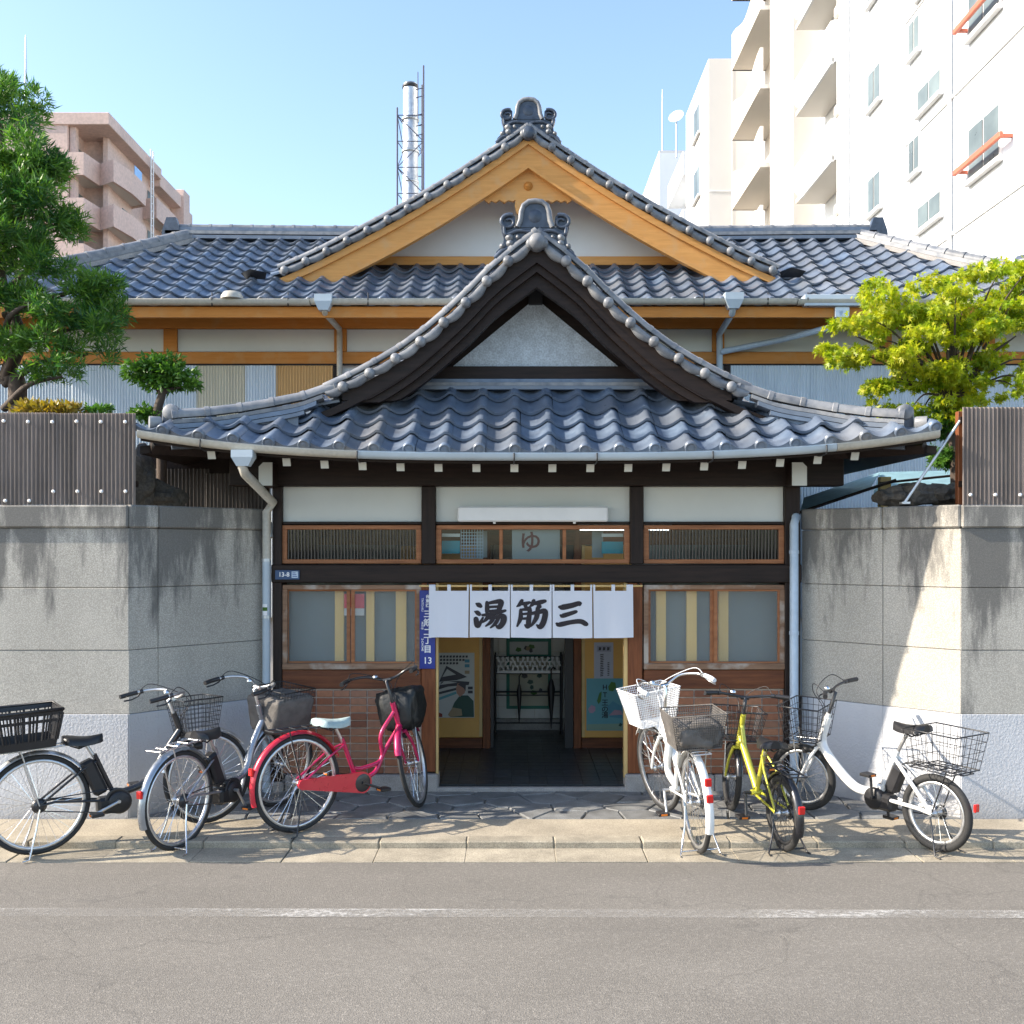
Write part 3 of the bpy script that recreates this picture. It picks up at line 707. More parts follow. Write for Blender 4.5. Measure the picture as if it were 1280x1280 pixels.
strip_along([(XC-1.02, GW-.06, 3.335), (XC+1.02, GW-.06, 3.335)], .055, .03, 'tile', 'flashing_course', roof, .0)
strip_along([(XC-.98, GW-.04, 3.37), (XC+.98, GW-.04, 3.37)], .05, .028, 'ridge', 'flashing_course', roof, .0)
strip_along([(XC-.95, GW-.02, 3.403), (XC+.95, GW-.02, 3.403)], .045, .028, 'tile', 'flashing_course', roof, .0)
# barge boards: three stepped layers of dark timber under the tiled edge
def barge(parent, prf, xc, y0, y1, top, bot, u1, mat, name='barge_board', zmin=-9):
    for s in (-1, 1):
        us = [u1*i/26 for i in range(27)]
        f = [(xc+s*u, y0, prf(u)-top(u)) for u in us]; g = [(xc+s*u, y0, max(zmin, prf(u)-bot(u))) for u in us]
        mb = MB(); bk = lambda r: [(p[0], y1, p[2]) for p in r]
        mb.grid([f, g], False); mb.grid([g, bk(g)], False); mb.grid([bk(f), bk(g)], False); mb.grid([f, bk(f)], False)
        mb.add([f[-1], g[-1], bk(g)[-1], bk(f)[-1]], [(0, 1, 2, 3)]); mb.build(name, M[mat], parent)
barge(porch, prof, XC, -.335, -.285, lambda u: .10, lambda u: .225+.02*u, 1.56, 'dark_wood', zmin=3.19)
barge(porch, prof, XC, -.30, -.22, lambda u: .2, lambda u: .30+.015*u, 1.5, 'dark_wood', 'barge_moulding', zmin=3.18)
barge(porch, prof, XC, -.25, -.16, lambda u: .28, lambda u: .41-.03*u, 1.3, 'dark_wood', 'barge_board', zmin=3.2)
rr = []
for j in range(21):
    u = -1.75+3.5*j/20; rr.append([(XC+u, y, prof(u)-.21) for y in (-.28, .05, GW+.03)])
MB().grid(rr).build('gable_soffit', M['dark_wood'], porch)
MB().prism([(XC-1.55, 3.2), (XC+1.55, 3.2), (XC+.9, prof(.9)-.2), (XC+.45, prof(.45)-.2), (XC, prof(0)-.2), (XC-.45, prof(.45)-.2), (XC-.9, prof(.9)-.2)], 'y', GW+.05, GW+.12).build('gable_backing', M['dark_wood'], porch)
MB().prism([(XC-.715, 3.54), (XC+.715, 3.54), (XC, 4.13)], 'y', GW+.02, GW+.045).build('gable_plaster', M['plaster_old'], porch)
MB().box(XC-1.0, XC+1.0, GW-.04, GW+.06, 3.435, 3.542, .006).build('gable_beam', M['dark_wood'], porch)
MB().box(XC-.06, XC+.06, GW-.02, GW+.03, 4.07, 4.2, .004).build('ridge_strut', M['iron'], porch)
# rafters with white painted ends
raf_px = [264, 311]+[358+47.5*i for i in range(14)]+[1022.5, 1069]
for px in raf_px:
    x = FX(px, -.67); zc = ze(x)-.045
    mb = MB(); c = Vector((x, -.672, zc))
    Mx = Matrix.Translation(c) @ Matrix.Rotation(math.atan(.5), 4, 'X')
    o = MB().box(-.028, .028, 0, .86, -.06, .0, M=Mx).build('rafter', M['dark_wood'], porch)
    MB().box(-.030, .030, -.006, -.001, -.062, .002, M=Mx).build('painted_end', M['panel_white'], o)
rr = [[Sf(XC+(HW-.25-b/HK)*(i/8-1), b)-Vector((0, 0, .052)) for i in range(17)] for b in (.03, .45, .86)]
MB().grid(rr).build('soffit', M['dark_wood'], porch)
for s in (-1, 1):                                          # corner fascias and beam ends
    MB().tube([(XC+s*2.95, EY+.06, ze(XC+s*2.95)-.08), (XC+s*2.2, .0, 2.78)], .055, 4, smooth=False).build('hip_rafter', M['dark_wood'], porch)
    MB().grid([[(XC+s*u, y, prof(u)-.2) for y in (EY+(HW-2.6)+.45, 1.2, 3.4)] for u in (2.98, 2.6, 2.2)]).build('side_soffit', M['dark_wood'], porch)
for px0, px1 in ((323.5, 340.5), (990, 1008.5)):
    x0, x1 = FX(px0, -.28), FX(px1, -.28); z0, z1 = FZ(607, -.28), FZ(578, -.28)
    ch = .035; out = [(x0, z0), (x1, z0), (x1, z1-ch), (x1-ch, z1), (x0, z1)] if px0 > 600 else [(x0, z0), (x1, z0), (x1, z1), (x0+ch, z1), (x0, z1-ch)]
    o = MB().prism(out, 'y', -.275, .1).build('beam_end', M['dark_wood'], porch)
    MB().prism(out, 'y', -.284, -.277).build('painted_end', M['panel_white'], o)
# body: posts, beams, panels
XL, XR = FX(343), FX(998); P1a, P1b, P2a, P2b = FX(527.5), FX(545), FX(787), FX(803.5)
def post(x0, x1, z0, z1, mat, nm='post', y0=-.06, y1=.07): return MB().box(x0, x1, y0, y1, z0, z1, .006).build(nm, M[mat], porch)
post(XL, FX(354), .0, FZ(608.5), 'dark_wood_v'); post(FX(979), XR, .0, FZ(608.5), 'dark_wood_v')
post(P1a, P1b, FZ(705), FZ(608.5), 'dark_wood_v'); post(P2a, P2b, FZ(705), FZ(608.5), 'dark_wood_v')
post(P1a, P1b, FZ(963), FZ(728.5), 'brown_wood'); post(P2a-.02, P2b-.01, FZ(965), FZ(728.5), 'brown_wood')
MB().box(XL-.35, XR+.35, -.10, .10, FZ(608), FZ(573)+.03, .008).build('head_beam', M['dark_wood'], porch)
MB().box(XL-.01, XR+.01, -.075, .09, FZ(728), FZ(705.5), .008).build('lintel_beam', M['dark_wood'], porch)
for a, b in ((XL, FX(354)+.0), (P1a, P1b+.005), (P2a-.025, P2b), (FX(979), XR)):
    MB().box(a-.02 if a > XL else a, b+.02, -.10, .10, -.02, FZ(965)-.003 if a in (P1a, P2a-.025) else FZ(975), .012).build('post_stone', M['stone'], porch)
for a, b in ((354, 527.5), (545, 787), (803.5, 979)):
    MB().box(FX(a)+.002, FX(b)-.002, -.0, .04, FZ(652), FZ(608.5)).build('wall_panel', M['panel_white'], porch)
    MB().box(FX(a)+.002, FX(b)-.002, -.03, .05, FZ(655.5), FZ(652)-.001, .003).build('rail', M['dark_wood'], porch)
for a, b in ((P1b+.002, P1b+.022), (P2a-.052, P2a-.022)):
    MB().box(a, b, -.045, .03, .1, FZ(729)).build('door_trim', M['pale_trim'], porch)
# transom windows
M['lattice'] = flat('lattice_wood', (.10, .085, .07))
def transom(a, b, panes, lattice):
    z0, z1 = FZ(704.5), FZ(656.5); w = MB()
    t_ = .036
    w.box(FX(a), FX(b), -.03, .03, z1-t_, z1, .004).box(FX(a), FX(b), -.03, .03, z0, z0+t_, .004)
    w.box(FX(a), FX(a)+t_*1.2, -.028, .028, z0+t_, z1-t_).box(FX(b)-t_*1.2, FX(b), -.028, .028, z0+t_, z1-t_)
    o = w.build('transom_window', M['frame_wood'], porch)
    for p, q in panes:
        MB().box(FX(p), FX(q), .004, .008, z0+t_-.004, z1-t_+.004).build('pane', M['glass'], o)
        if q < b-12: MB().box(FX(q)+.001, FX(q)+.030, -.022, .024, z0+t_, z1-t_, .003).build('mullion', M['frame_wood'], o)
    if lattice:
        x = FX(panes[0][0])+.012; k = 0
        while x < FX(panes[-1][1]):
            MB().box(x-.0036, x+.0036, -.012, .0, z0+t_, z1-t_).build('lattice_bar', M['lattice'], o); x += .0275; k += 1
    return o
transom(353, 527, [(359, 521)], True); transom(804, 979, [(810, 973)], True)
tr = transom(545.5, 786.5, [(551, 624), (629, 703), (707.5, 780)], False)
# things seen behind the transom panes (calligraphy sheet, teal posters)
paper = flat('sheet_paper', (.30, .32, .32)); teal = flat('poster_teal', (.02, .30, .38)); red_ink = flat('red_ink', (.10, .012, .02))
MB().box(FX(640), FX(700), .03, .034, FZ(700), FZ(660)).build('calligraphy_sheet', M['panel_white'] if False else paper, porch)
text_mesh('ゆ', .19, red_ink, 'lettering', tr, Matrix.Translation((FX(663), .028, FZ(679))) @ FACE, .003)
for a, b, c_, e_ in ((552, 575, 676, 692), (752, 779, 677, 692)):
    MB().box(FX(a, .1), FX(b, .1), .1, .104, FZ(e_, .1), FZ(c_, .1)).build('teal_notice', teal, porch)
    MB().box(FX(a, .1), FX(b, .1), .1, .105, FZ(671, .1), FZ(667, .1)).build('notice_heading', M['white_paint'], porch)
for a in (595, 740): MB().box(FX(a, .16), FX(a+14, .16), .16, .17, FZ(697, .16), FZ(664, .16)).build('notice', paper, porch)
gr = MB()
for i in range(9): gr.box(FX(576+3.4*i, .09), FX(576.8+3.4*i, .09), .09, .093, FZ(698, .09), FZ(662, .09))
for i in range(9): gr.box(FX(576, .09), FX(604, .09), .087, .0895, FZ(698-4*i, .09), FZ(697.2-4*i, .09))
gr.build('wire_glass_grid', M['pipe_blue'], porch)
# big windows with frosted panes
def sash_window(a, b, g, stripes, redsign=None):
    z0, z1 = FZ(836), FZ(731); w = MB(); f = .038
    w.box(FX(a), FX(b), -.045, .03, z1-f, z1, .004).box(FX(a), FX(b), -.06, .03, z0, z0+f*1.3, .005)
    w.box(FX(a), FX(a)+f, -.043, .03, z0+f*1.3, z1-f).box(FX(b)-f, FX(b), -.043, .03, z0+f*1.3, z1-f)
    o = w.build('window', M['worn_wood'], porch)
    for k, (p, q) in enumerate(g):
        y = -.018 if k else .006; s = .03; zz0, zz1 = FZ(826.5), FZ(739)
        sh = MB().box(FX(p)-s, FX(q)+s, y-.012, y+.012, zz1, zz1+.022).box(FX(p)-s, FX(q)+s, y-.012, y+.012, zz0-.03, zz0)
        sh.box(FX(p)-s, FX(p), y-.0115, y+.0115, zz0, zz1).box(FX(q), FX(q)+s, y-.0115, y+.0115, zz0, zz1)
        sh.build('sash', M['frame_wood'], o)
        MB().box(FX(p)-.005, FX(q)+.005, y-.002, y+.002, zz0-.004, zz1+.004).build('frosted_pane', M['frosted'], o)
    for p, q in stripes: MB().box(FX(p, .1), FX(q, .1), .085, .12, FZ(832, .1), FZ(733, .1)).build('inner_post', M['inner_post'], o)
    MB().box(FX(a), FX(b), .14, .15, z0-.02, z1+.02).build('inner_board', M['inner_board'], o)
    if redsign:
        MB().box(FX(431, .1), FX(456, .1), .065, .07, FZ(760, .1), FZ(742, .1)).build('red_notice', flat('red_notice', (.85, .02, .06)), o)
        MB().box(FX(431, .1), FX(456, .1), .066, .071, FZ(769, .1), FZ(760.3, .1)).build('white_notice', M['white_paint'], o)
    return o
M['inner_post'] = flat('inner_post', (.95, .62, .20)); M['inner_board'] = flat('inner_board', (.15, .19, .20))
sash_window(350.5+4, 527, [(361, 433.5), (444, 519)], [(419, 430), (458, 468), (495, 508)], True)
sash_window(804, 979, [(813, 887.5), (896, 971)], [(820, 832), (858, 870.5), (898, 910)])
for a, b in ((354, 527.5), (803.5, 979)):
    MB().box(FX(a)+.002, FX(b)-.002, -.05, .05, FZ(860), FZ(836.5), .006).build('sill_board', M['brown_wood_h'], porch)
    ww = MB().box(FX(a)+.002, FX(b)-.002, -.02, .06, FZ(966), FZ(860.3)).build('tiled_apron', M['grout'], porch)
    tw, th = .141, .0635; x0, x1 = FX(a)+.004, FX(b)-.004; nr = int((FZ(860.5)-FZ(966))/th)
    full = MB().box(0, tw-.010, -.012, 0, 0, th-.010, .003).mesh('wall_tile', M['wall_tile'])
    for r_ in range(nr):
        z = FZ(861)-(r_+1)*th; x = x0
        while x < x1-.03:
            wd = min(tw, x1-x)
            me = full if wd > tw-.001 else MB().box(0, wd-.006, -.012, 0, 0, th-.008, .003).mesh('wall_tile', M['wall_tile'])
            link('wall_tile', me, ww, Matrix.Translation((x, -.021-random.uniform(0, .0015), z))); x += tw
    n_ = 2
    for k in range(n_):
        xa = FX(a)+.03+(FX(b)-FX(a)-.06)*k/n_; MB().box(xa+.002, xa+(FX(b)-FX(a)-.06)/n_-.002, -.085, .08, -.02, FZ(966.5), .01).build('base_stone', M['stone'], porch)
# porch interior
IN = MB()
IN.box(XL, XL+.06, .10, 3.3, 0, 2.6); IN.box(XR-.06, XR, .10, 3.3, 0, 2.6)
IN.build('side_wall', M['dark_wood_v'], porch)
MB().box(XL, XR, .10, 3.3, 2.46, 2.52).build('inner_ceiling', M['brown_wood_h'], porch)
fl = MB().box(XL, XR, -.04, 3.3, -.04, .022).build('floor', M['black_metal'], porch)
ftm = MB().box(0, .145, 0, .145, 0, .008, .002).mesh('floor_tile', mk('floor_tile', (.045, .05, .055), .35, var=.25, vs=20, rnd=.3))
for i in range(16):
    for j in range(16): link('floor_tile', ftm, fl, Matrix.Translation((-.75+.15*i, .02+.15*j, .0225)))
MB().box(P1b, P2a, -.095, -.042, -.02, .03, .006).build('threshold', M['stone'], porch)
Y1 = 1.63
for a, b, nm in ((500, 603, 0), (727, 790, 0)):
    MB().box(FX(a, Y1), FX(b, Y1), Y1, Y1+.05, .13, 2.03, .004).build('ochre_door', M['ochre_panel'], porch)
    MB().box(FX(a, Y1), FX(b, Y1), Y1-.02, Y1+.06, .02, .128, .004).build('door_base', M['brown_wood_h'], porch)
    MB().box(FX(a if a > 700 else b-4, Y1), FX(a+4 if a > 700 else b, Y1), Y1-.01, Y1-.001, .14, 2.2).build('door_stile', M['pale_trim'], porch)
for a, b in ((603.5, 613), (717, 726.5)): MB().box(FX(a, Y1), FX(b, Y1), Y1-.03, Y1+.09, .02, 2.3, .004).build('inner_post', M['brown_wood'], porch)
for a, b in ((613.5, 617), (706, 716.5)): MB().box(FX(a, Y1), FX(b, Y1), Y1-.0, Y1+.05, .02, 2.2).build('sliding_door_edge', M['iron'], porch)
MB().box(XL, FX(500, Y1)-.002, Y1, Y1+.04, 0, 2.5).build('inner_wall', M['inner_board'], porch); MB().box(FX(790, Y1)+.002, XR, Y1, Y1+.04, 0, 2.5).build('inner_wall', M['inner_board'], porch)
MB().box(XL, XR, Y1-.02, Y1+.03, 2.04, 2.46).build('inner_head_wall', M['brown_wood_h'], porch)
Y2 = 2.75
bw_ = MB().box(XL, XR, Y2+.008, Y2+.06, 0, 2.5).build('tiled_back_wall', M['grout'], porch)
btm = MB().box(0, .196, 0, .008, 0, .146, .002).mesh('white_wall_tile', mk('white_wall_tile', (.62, .62, .58), .3, var=.05, rnd=.08))
for i in range(9):
    for j in range(14): link('white_wall_tile', btm, bw_, Matrix.Translation((-.55+.2*i, Y2, .12+.15*j)))
MB().box(XL, XR, Y2-.06, Y2-.002, .02, .14).build('skirting', M['stone'], porch)
# lit fluorescent tube glimpsed through the transom
lt = thing('tube_lamp', 'lit fluorescent tube inside, seen through the transom glass', 'lamp', (1.05, 1.1, 2.2))
MB().box(.62, 1.5, 1.07, 1.17, 2.215, 2.26, .004).build('lamp_body', M['white_paint'], lt)
MB().tube([(.64, 1.12, 2.19), (1.48, 1.12, 2.19)], .016, 10).build('tube', M['tube_lit'], lt)
# rain gutters and downpipes of the porch
def gpath(p0, p1, n=16): return [Vector((x, EY-.055, ze(x)+.012)) for x in [FX(p0, -.85)+(FX(p1, -.85)-FX(p0, -.85))*i/n for i in range(n+1)]]
gutter_tube(porch, gpath(174, 447), M['gutter_cream']); gutter_tube(porch, gpath(447.5, 1044), M['gutter_blue']); gutter_tube(porch, gpath(1044.5, 1172), M['gutter_cream'])
for px in (252, 447, 642, 745, 889, 1030):
    x = FX(px, -.85); z = ze(x)
    MB().tube(catmull([(x, -.62, z-.03), (x, -.75, z-.05), (x+.004, -.90, z-.04), (x+.004, -.905, z+.02)], 4), .006, 6).build('gutter_hook', M['iron'], porch)
def hopper(parent, c, mat, w=.075, h=.11):
    x, y, z = c; mb = MB()
    lo = [(x-w*.55, y-w*.5), (x+w*.55, y-w*.5), (x+w*.55, y+w*.5), (x-w*.55, y+w*.5)]; hi = [(x-w, y-w*.75), (x+w, y-w*.75), (x+w, y+w*.75), (x-w, y+w*.75)]
    mb.add([(a, b, z-h) for a, b in lo]+[(a, b, z-h*.45) for a, b in hi]+[(a, b, z) for a, b in hi],
           [(0, 1, 2, 3), (0, 1, 5, 4), (1, 2, 6, 5), (2, 3, 7, 6), (3, 0, 4, 7), (4, 5, 9, 8), (5, 6, 10, 9), (6, 7, 11, 10), (7, 4, 8, 11), (8, 9, 10, 11)])
    return mb.build('rain_hopper', mat, parent)
h0 = W(304.5, 563, -.86); hopper(porch, h0, M['gutter_blue'], .08, .12)
a0 = W(303, 584, -.86); a1 = W(306, 592, -.84); a2 = W(341, 628, -.10); a3 = Vector((FX(337), -.10, FZ(640)))
MB().tube([h0+Vector((0, 0, -.11)), a0, a1, a2, a3, Vector((FX(337), -.10, FZ(700)))], .036, 12).build('downpipe', M['gutter_cream'], porch)
MB().tube([(FX(336.5), -.10, FZ(700)), (FX(336.5), -.10, 0)], .033, 12).build('downpipe', M['gutter_blue'], porch)
for py in (700, 770, 880): MB().tube([(FX(336.5), -.10, FZ(py)-.012), (FX(336.5), -.10, FZ(py)+.012)], .039, 12).build('pipe_collar', M['galv'], porch)
MB().tube([W(322, 642, .1), W(328, 644, -.02), W(336, 655, -.06), W(337, 672, -.09)], .03, 10).build('branch_pipe', M['galv'], porch)
MB().tube([(FX(985)+.03, .2, FZ(646)), (FX(988)+.03, -.07, FZ(647)), (FX(988.5), -.1, FZ(655)), (FX(988.5), -.1, 0)], .036, 12).build('downpipe', M['pipe_blue'], porch)
for py in (690, 790, 900): MB().tube([(FX(988.5), -.1, FZ(py)-.014), (FX(988.5), -.1, FZ(py)+.014)], .041, 12).build('pipe_collar', M['pipe_blue'], porch)

# ------------------------------------------------------------------ things fixed to the porch
t = thing('light_box', 'long white unlit light fixture above the entrance', 'light', (FX(666), -.05, FZ(652)))
MB().box(FX(572, -.1), FX(760, -.1), -.115, -.035, FZ(652, -.1), FZ(633, -.1), .012).build('housing', M['white_paint'], t)
for px in (618, 718): MB().lathe([(0, -.012), (.012, -.010), (.012, .004)], 10, Matrix.Translation((FX(px, -.08), -.08, FZ(653, -.08)))).build('fixing_knob', M['white_paint'], t)
MB().box(FX(590), FX(745), -.033, -.002, FZ(648), FZ(637)).build('mount', M['galv'], t)
# noren curtain
nor = thing('noren_curtain', 'white split door curtain with three black brush characters', 'curtain', (FX(664, -.13), -.13, FZ(731, -.13)))
NY = -.13; zt, zb = FZ(738.5, NY), FZ(797, NY)
MB().tube([(FX(524, NY), NY, FZ(732.5, NY)), (FX(803, NY), NY, FZ(732.5, NY))], .009, 8).build('rod', M['pale_trim'], nor)
for px in (534, 799): MB().tube([(FX(px, NY), NY, FZ(732.5, NY)), (FX(px, NY), -.07, FZ(730, NY))], .008, 6).build('hook', M['iron'], nor)
cuts = [(536.5, 586), (587.5, 637.5), (638.5, 689.5), (690.5, 740), (741.5, 791)]
panels = []
for k, (a, b) in enumerate(cuts):
    x0, x1 = FX(a, NY), FX(b, NY); n_, m_ = 18, 14; rows = []
    ph = random.uniform(0, 6); am = random.uniform(.008, .015)
    def yy(f, g, k=k, ph=ph, am=am): return NY-.014-am*g*math.sin(5.0*f+ph)-.004*math.sin(11*f+ph*2)*g-.006*g*(f-.5)*(1 if k % 2 else -1)
    for j in range(m_+1):
        g = j/m_; rows.append([(x0+(x1-x0)*i/n_+.003*g*(k-2)*.6, yy(i/n_, g), zt+(zb-zt)*g+.004*math.sin(3*i/n_+k)*g) for i in range(n_+1)])
    back = [[(p[0], p[1]+.003, p[2]) for p in r] for r in rows]
    mb = MB().grid(rows).grid(back); mb.grid([rows[-1], back[-1]]); mb.grid([[r[0] for r in rows], [r[0] for r in back]]); mb.grid([[r[-1] for r in rows], [r[-1] for r in back]])
    o = mb.build('cloth_panel', M['cloth'], nor, recalc=False); panels.append((o, yy, x0, x1))
    tabs = ((a, a+8 if k == 0 else a+2.4), ((a+b)/2-2, (a+b)/2+2.3), (b-8 if k == 4 else b-2.2, b))
    for p, q in tabs:
        rows = []
        for th in range(9):
            an = -PI/2-PI*1.0*th/8+PI/2; pass
        zr = FZ(732.5, NY)
        prof_ = [(NY-.0105, zt-.012), (NY-.0125, zr)]+[(NY-.0125*math.cos(q_), zr+.0125*math.sin(q_)) for q_ in [PI*i/6 for i in range(1, 6)]]+[(NY+.0125, zr), (NY-.004, zt-.01)]
        MB().grid([[(FX(p, NY), y, z) for y, z in prof_], [(FX(q, NY), y, z) for y, z in prof_]]).build('hanging_tab', M['cloth'], o)
BR = {'三': [[(.10, .80, .10), (.2, .79, .16), (.5, .86, .15), (.74, .95, .13), (.76, .90, .10)], [(.13, .46, .07), (.2, .44, .13), (.45, .53, .12), (.64, .61, .10)],
             [(.0, .12, .08), (.1, .08, .14), (.5, .18, .13), (.8, .21, .14), (.98, .10, .13)]],
      '湯': [[(.05, .90, .05), (.12, .86, .12), (.19, .80, .10)], [(.01, .60, .05), (.08, .57, .11), (.15, .50, .10)], [(.04, .34, .12), (.08, .1, .13), (.14, .10, .10), (.27, .38, .05)],
             [(.40, .95, .08), (.41, .75, .11), (.40, .58, .09)], [(.40, .90, .07), (.65, .96, .10), (.86, .97, .13), (.82, .75, .12), (.78, .62, .1)], [(.42, .77, .07), (.78, .79, .07)], [(.42, .62, .07), (.78, .64, .08)],
             [(.26, .47, .07), (.5, .50, .10), (.8, .57, .10), (1.0, .64, .07)], [(.47, .48, .10), (.38, .32, .09), (.26, .20, .04)],
             [(.46, .36, .08), (.75, .40, .10), (.94, .42, .14), (.93, .2, .14), (.80, .02, .12), (.70, .08, .05)], [(.62, .36, .09), (.52, .2, .09), (.36, .06, .04)], [(.78, .36, .09), (.68, .16, .09), (.52, .0, .04)]],
      '筋': [[(.20, 1.0, .09), (.13, .86, .10), (.03, .78, .04)], [(.16, .87, .07), (.33, .89, .10), (.46, .93, .07)], [(.30, .87, .09), (.33, .76, .09)],
             [(.60, 1.0, .09), (.55, .86, .10), (.47, .78, .04)], [(.58, .88, .08), (.80, .93, .12), (.98, .98, .09)], [(.74, .88, .09), (.80, .77, .10)],
             [(.16, .66, .08), (.15, .35, .11), (.04, .06, .05)], [(.16, .66, .06), (.36, .68, .09), (.46, .69, .10), (.43, .3, .12), (.40, .05, .12), (.30, .10, .05)], [(.18, .50, .06), (.40, .52, .07)], [(.17, .33, .06), (.40, .35, .07)],
             [(.52, .52, .08), (.78, .58, .11), (.98, .60, .13), (.94, .25, .14), (.82, .03, .13), (.70, .10, .05)], [(.74, .74, .10), (.70, .42, .12), (.60, .2, .09), (.50, .05, .04)]]}
for ch, pi, (ax, bx, ay, by) in (('湯', 1, (593.5, 631.5, 751, 784.5)), ('筋', 2, (645, 682, 750.5, 784.5)), ('三', 3, (696, 733, 752.5, 783))):
    o, yy, x0, x1 = panels[pi]; mb = MB()
    for si, st in enumerate(BR[ch]):
        pts = catmull([(x, z, w) for x, z, w in st], 6); rows = []
        for i, p in enumerate(pts):
            a = pts[max(0, i-1)]; b = pts[min(len(pts)-1, i+1)]; tx, tz = b.x-a.x, b.y-a.y; l_ = math.hypot(tx, tz) or 1
            nx, nz = -tz/l_, tx/l_; row = []
            for e in (-.72, 0, .72):
                u, v = p.x+nx*p.z*e, p.y+nz*p.z*e; px = ax+(bx-ax)*u; py = by+(ay-by)*v
                X = FX(px, NY); Z = FZ(py, NY); f = (X-x0)/(x1-x0); g = (Z-zt)/(zb-zt)
                row.append((X, yy(f, g)-.0022-.0002*si, Z))
            rows.append(row)
        mb.grid(rows)
        for p, q in ((pts[0], -1), (pts[-1], 1)):
            cxp = ax+(bx-ax)*p.x; cyp = by+(ay-by)*p.y; rx = p.z*.66; ring = []
            for i in range(10):
                u, v = p.x+rx*math.cos(2*PI*i/10), p.y+rx*math.sin(2*PI*i/10); X = FX(ax+(bx-ax)*u, NY); Z = FZ(by+(ay-by)*v, NY)
                ring.append((X, yy((X-x0)/(x1-x0), (Z-zt)/(zb-zt))-.0023-.0002*si, Z))
            mb.add(ring, [list(range(10))])
    mb.build('lettering', M['ink'], o, recalc=False)
# street signs
t = thing('street_sign', 'tall blue enamel address sign with white characters on the left door post', 'sign', (FX(534), -.07, FZ(836)))
SY = -.078; MB().box(FX(524.5, SY), FX(544, SY), SY, SY+.012, FZ(836, SY), FZ(738, SY), .002).build('plate', M['sign_blue'], t)
for ch, py, px, sz in (('台', 746, 534.5, .032), ('東', 751.5, 534.5, .032), ('区', 757, 534.5, .032), ('三', 768, 534.5, .068), ('筋', 779, 534.5, .068), ('二', 790.5, 534.5, .068), ('丁', 801, 534.5, .068), ('目', 812, 534.5, .068)):
    text_mesh(ch, sz, M['white_paint'], 'lettering', t, Matrix.Translation((FX(px, SY), SY-.0015, FZ(py, SY))) @ FACE, .0012)
text_mesh('13', .075, M['white_paint'], 'lettering', t, Matrix.Translation((FX(534.5, SY), SY-.0015, FZ(826, SY))) @ FACE, .001)
for s_, py in (('TAITO-KU', 756), ('MISUJI', 782), ('2-CHOME', 806)):
    text_mesh(s_, .024, M['white_paint'], 'lettering', t, Matrix.Translation((FX(528, SY), SY-.0015, FZ(py, SY))) @ FACE @ Matrix.Rotation(R(-90), 4, 'Z'), .0003)
t = thing('number_plate', 'small dark blue house number plate on the lintel', 'sign', (FX(361.5), -.085, FZ(724)))
MB().box(FX(347), FX(377), -.092, -.078, FZ(724), FZ(712.5), .002).build('plate', M['plate_blue'], t)
text_mesh('13-8', .05, M['white_paint'], 'lettering', t, Matrix.Translation((FX(358), -.0935, FZ(718))) @ FACE, .001)
MB().box(FX(367.5), FX(375.5), -.0945, -.0925, FZ(722), FZ(714), .0).build('emblem', M['pipe_blue'], t)
for i in range(3): MB().box(FX(368.6), FX(374.4-i), -.0958, -.0948, FZ(720.6-2.2*i), FZ(719.8-2.2*i)).build('print', M['sign_blue'], t)
t = thing('sticker', 'small green and white sticker on the left downpipe', 'sticker', (FX(335), -.14, FZ(765)))
mb = MB()
for nm, z0, z1, mt in (('paper', 768, 754, 'white_paint'), ('print', 762.5, 758, 'shrub_leaf')):
    r_ = .0345 if nm == 'paper' else .0352
    MB().grid([[(FX(336.5)+r_*math.sin(a), -.10-r_*math.cos(a), FZ(z)) for a in [R(-45+10*i) for i in range(8)]] for z in (z0, z1)]).build(nm, M[mt], t)
# posters
def poster(label, x0, x1, y0, y1, Y, base):
    t = thing('poster', label, 'poster', (FX((x0+x1)/2, Y), Y, FZ(y1, Y)))
    MB().box(FX(x0, Y), FX(x1, Y), Y-.006, Y-.002, FZ(y1, Y), FZ(y0, Y)).build('paper', base, t); return t
def ink_poly(t, pts, Y, lay, mat, nm='print'):
    P = [W(px, py, Y) for px, py in pts]; return MB().add([(p.x, Y-.0125-.0010*lay, p.z) for p in P], [list(range(len(P)))]).build(nm, mat, t)
cA = flat('print_pale', (.50, .52, .50)); cG = flat('print_green', (.02, .07, .055)); cK = flat('print_grey', (.06, .06, .07)); cS = flat('print_skin', (.40, .22, .16)); cB = flat('print_blue', (.08, .25, .34)); cL = flat('print_leaf', (.06, .16, .03)); cT = flat('print_teal', (.12, .33, .38)); cN = flat('print_tan', (.32, .25, .15))
t = poster('poster of a house and a figure in dark green, left inside the doorway', 547, 593, 816, 897, Y1-.002, cA)
ink_poly(t, [(549, 852), (558, 832), (584, 846), (571, 850)], Y1, 1, cK); ink_poly(t, [(553, 846), (559, 836), (570, 843)], Y1, 2, cA)
ink_poly(t, [(547.5, 862), (552, 852), (573, 851), (587, 852), (586, 856), (560, 858)], Y1, 1, cK); ink_poly(t, [(550, 856), (556, 851), (572, 853)], Y1, 3, cA)
ink_poly(t, [(548, 868), (548, 865), (572, 859), (572, 862)], Y1, 2, cK); ink_poly(t, [(548, 872), (570, 864), (571, 867), (549, 875)], Y1, 2, cT)
ink_poly(t, [(570, 860), (572, 854), (579, 853), (582, 858), (581, 866), (575, 871), (571, 866)], Y1, 4, cS); ink_poly(t, [(572, 855), (579, 852), (582.5, 856), (582, 864), (580, 860)], Y1, 5, cK)
ink_poly(t, [(562, 893), (568, 878), (575, 869), (585, 869), (592, 876), (592.5, 896), (564, 896)], Y1, 3, cG); ink_poly(t, [(560, 893), (566, 884), (577, 886), (578, 894), (563, 896)], Y1, 5, cN)
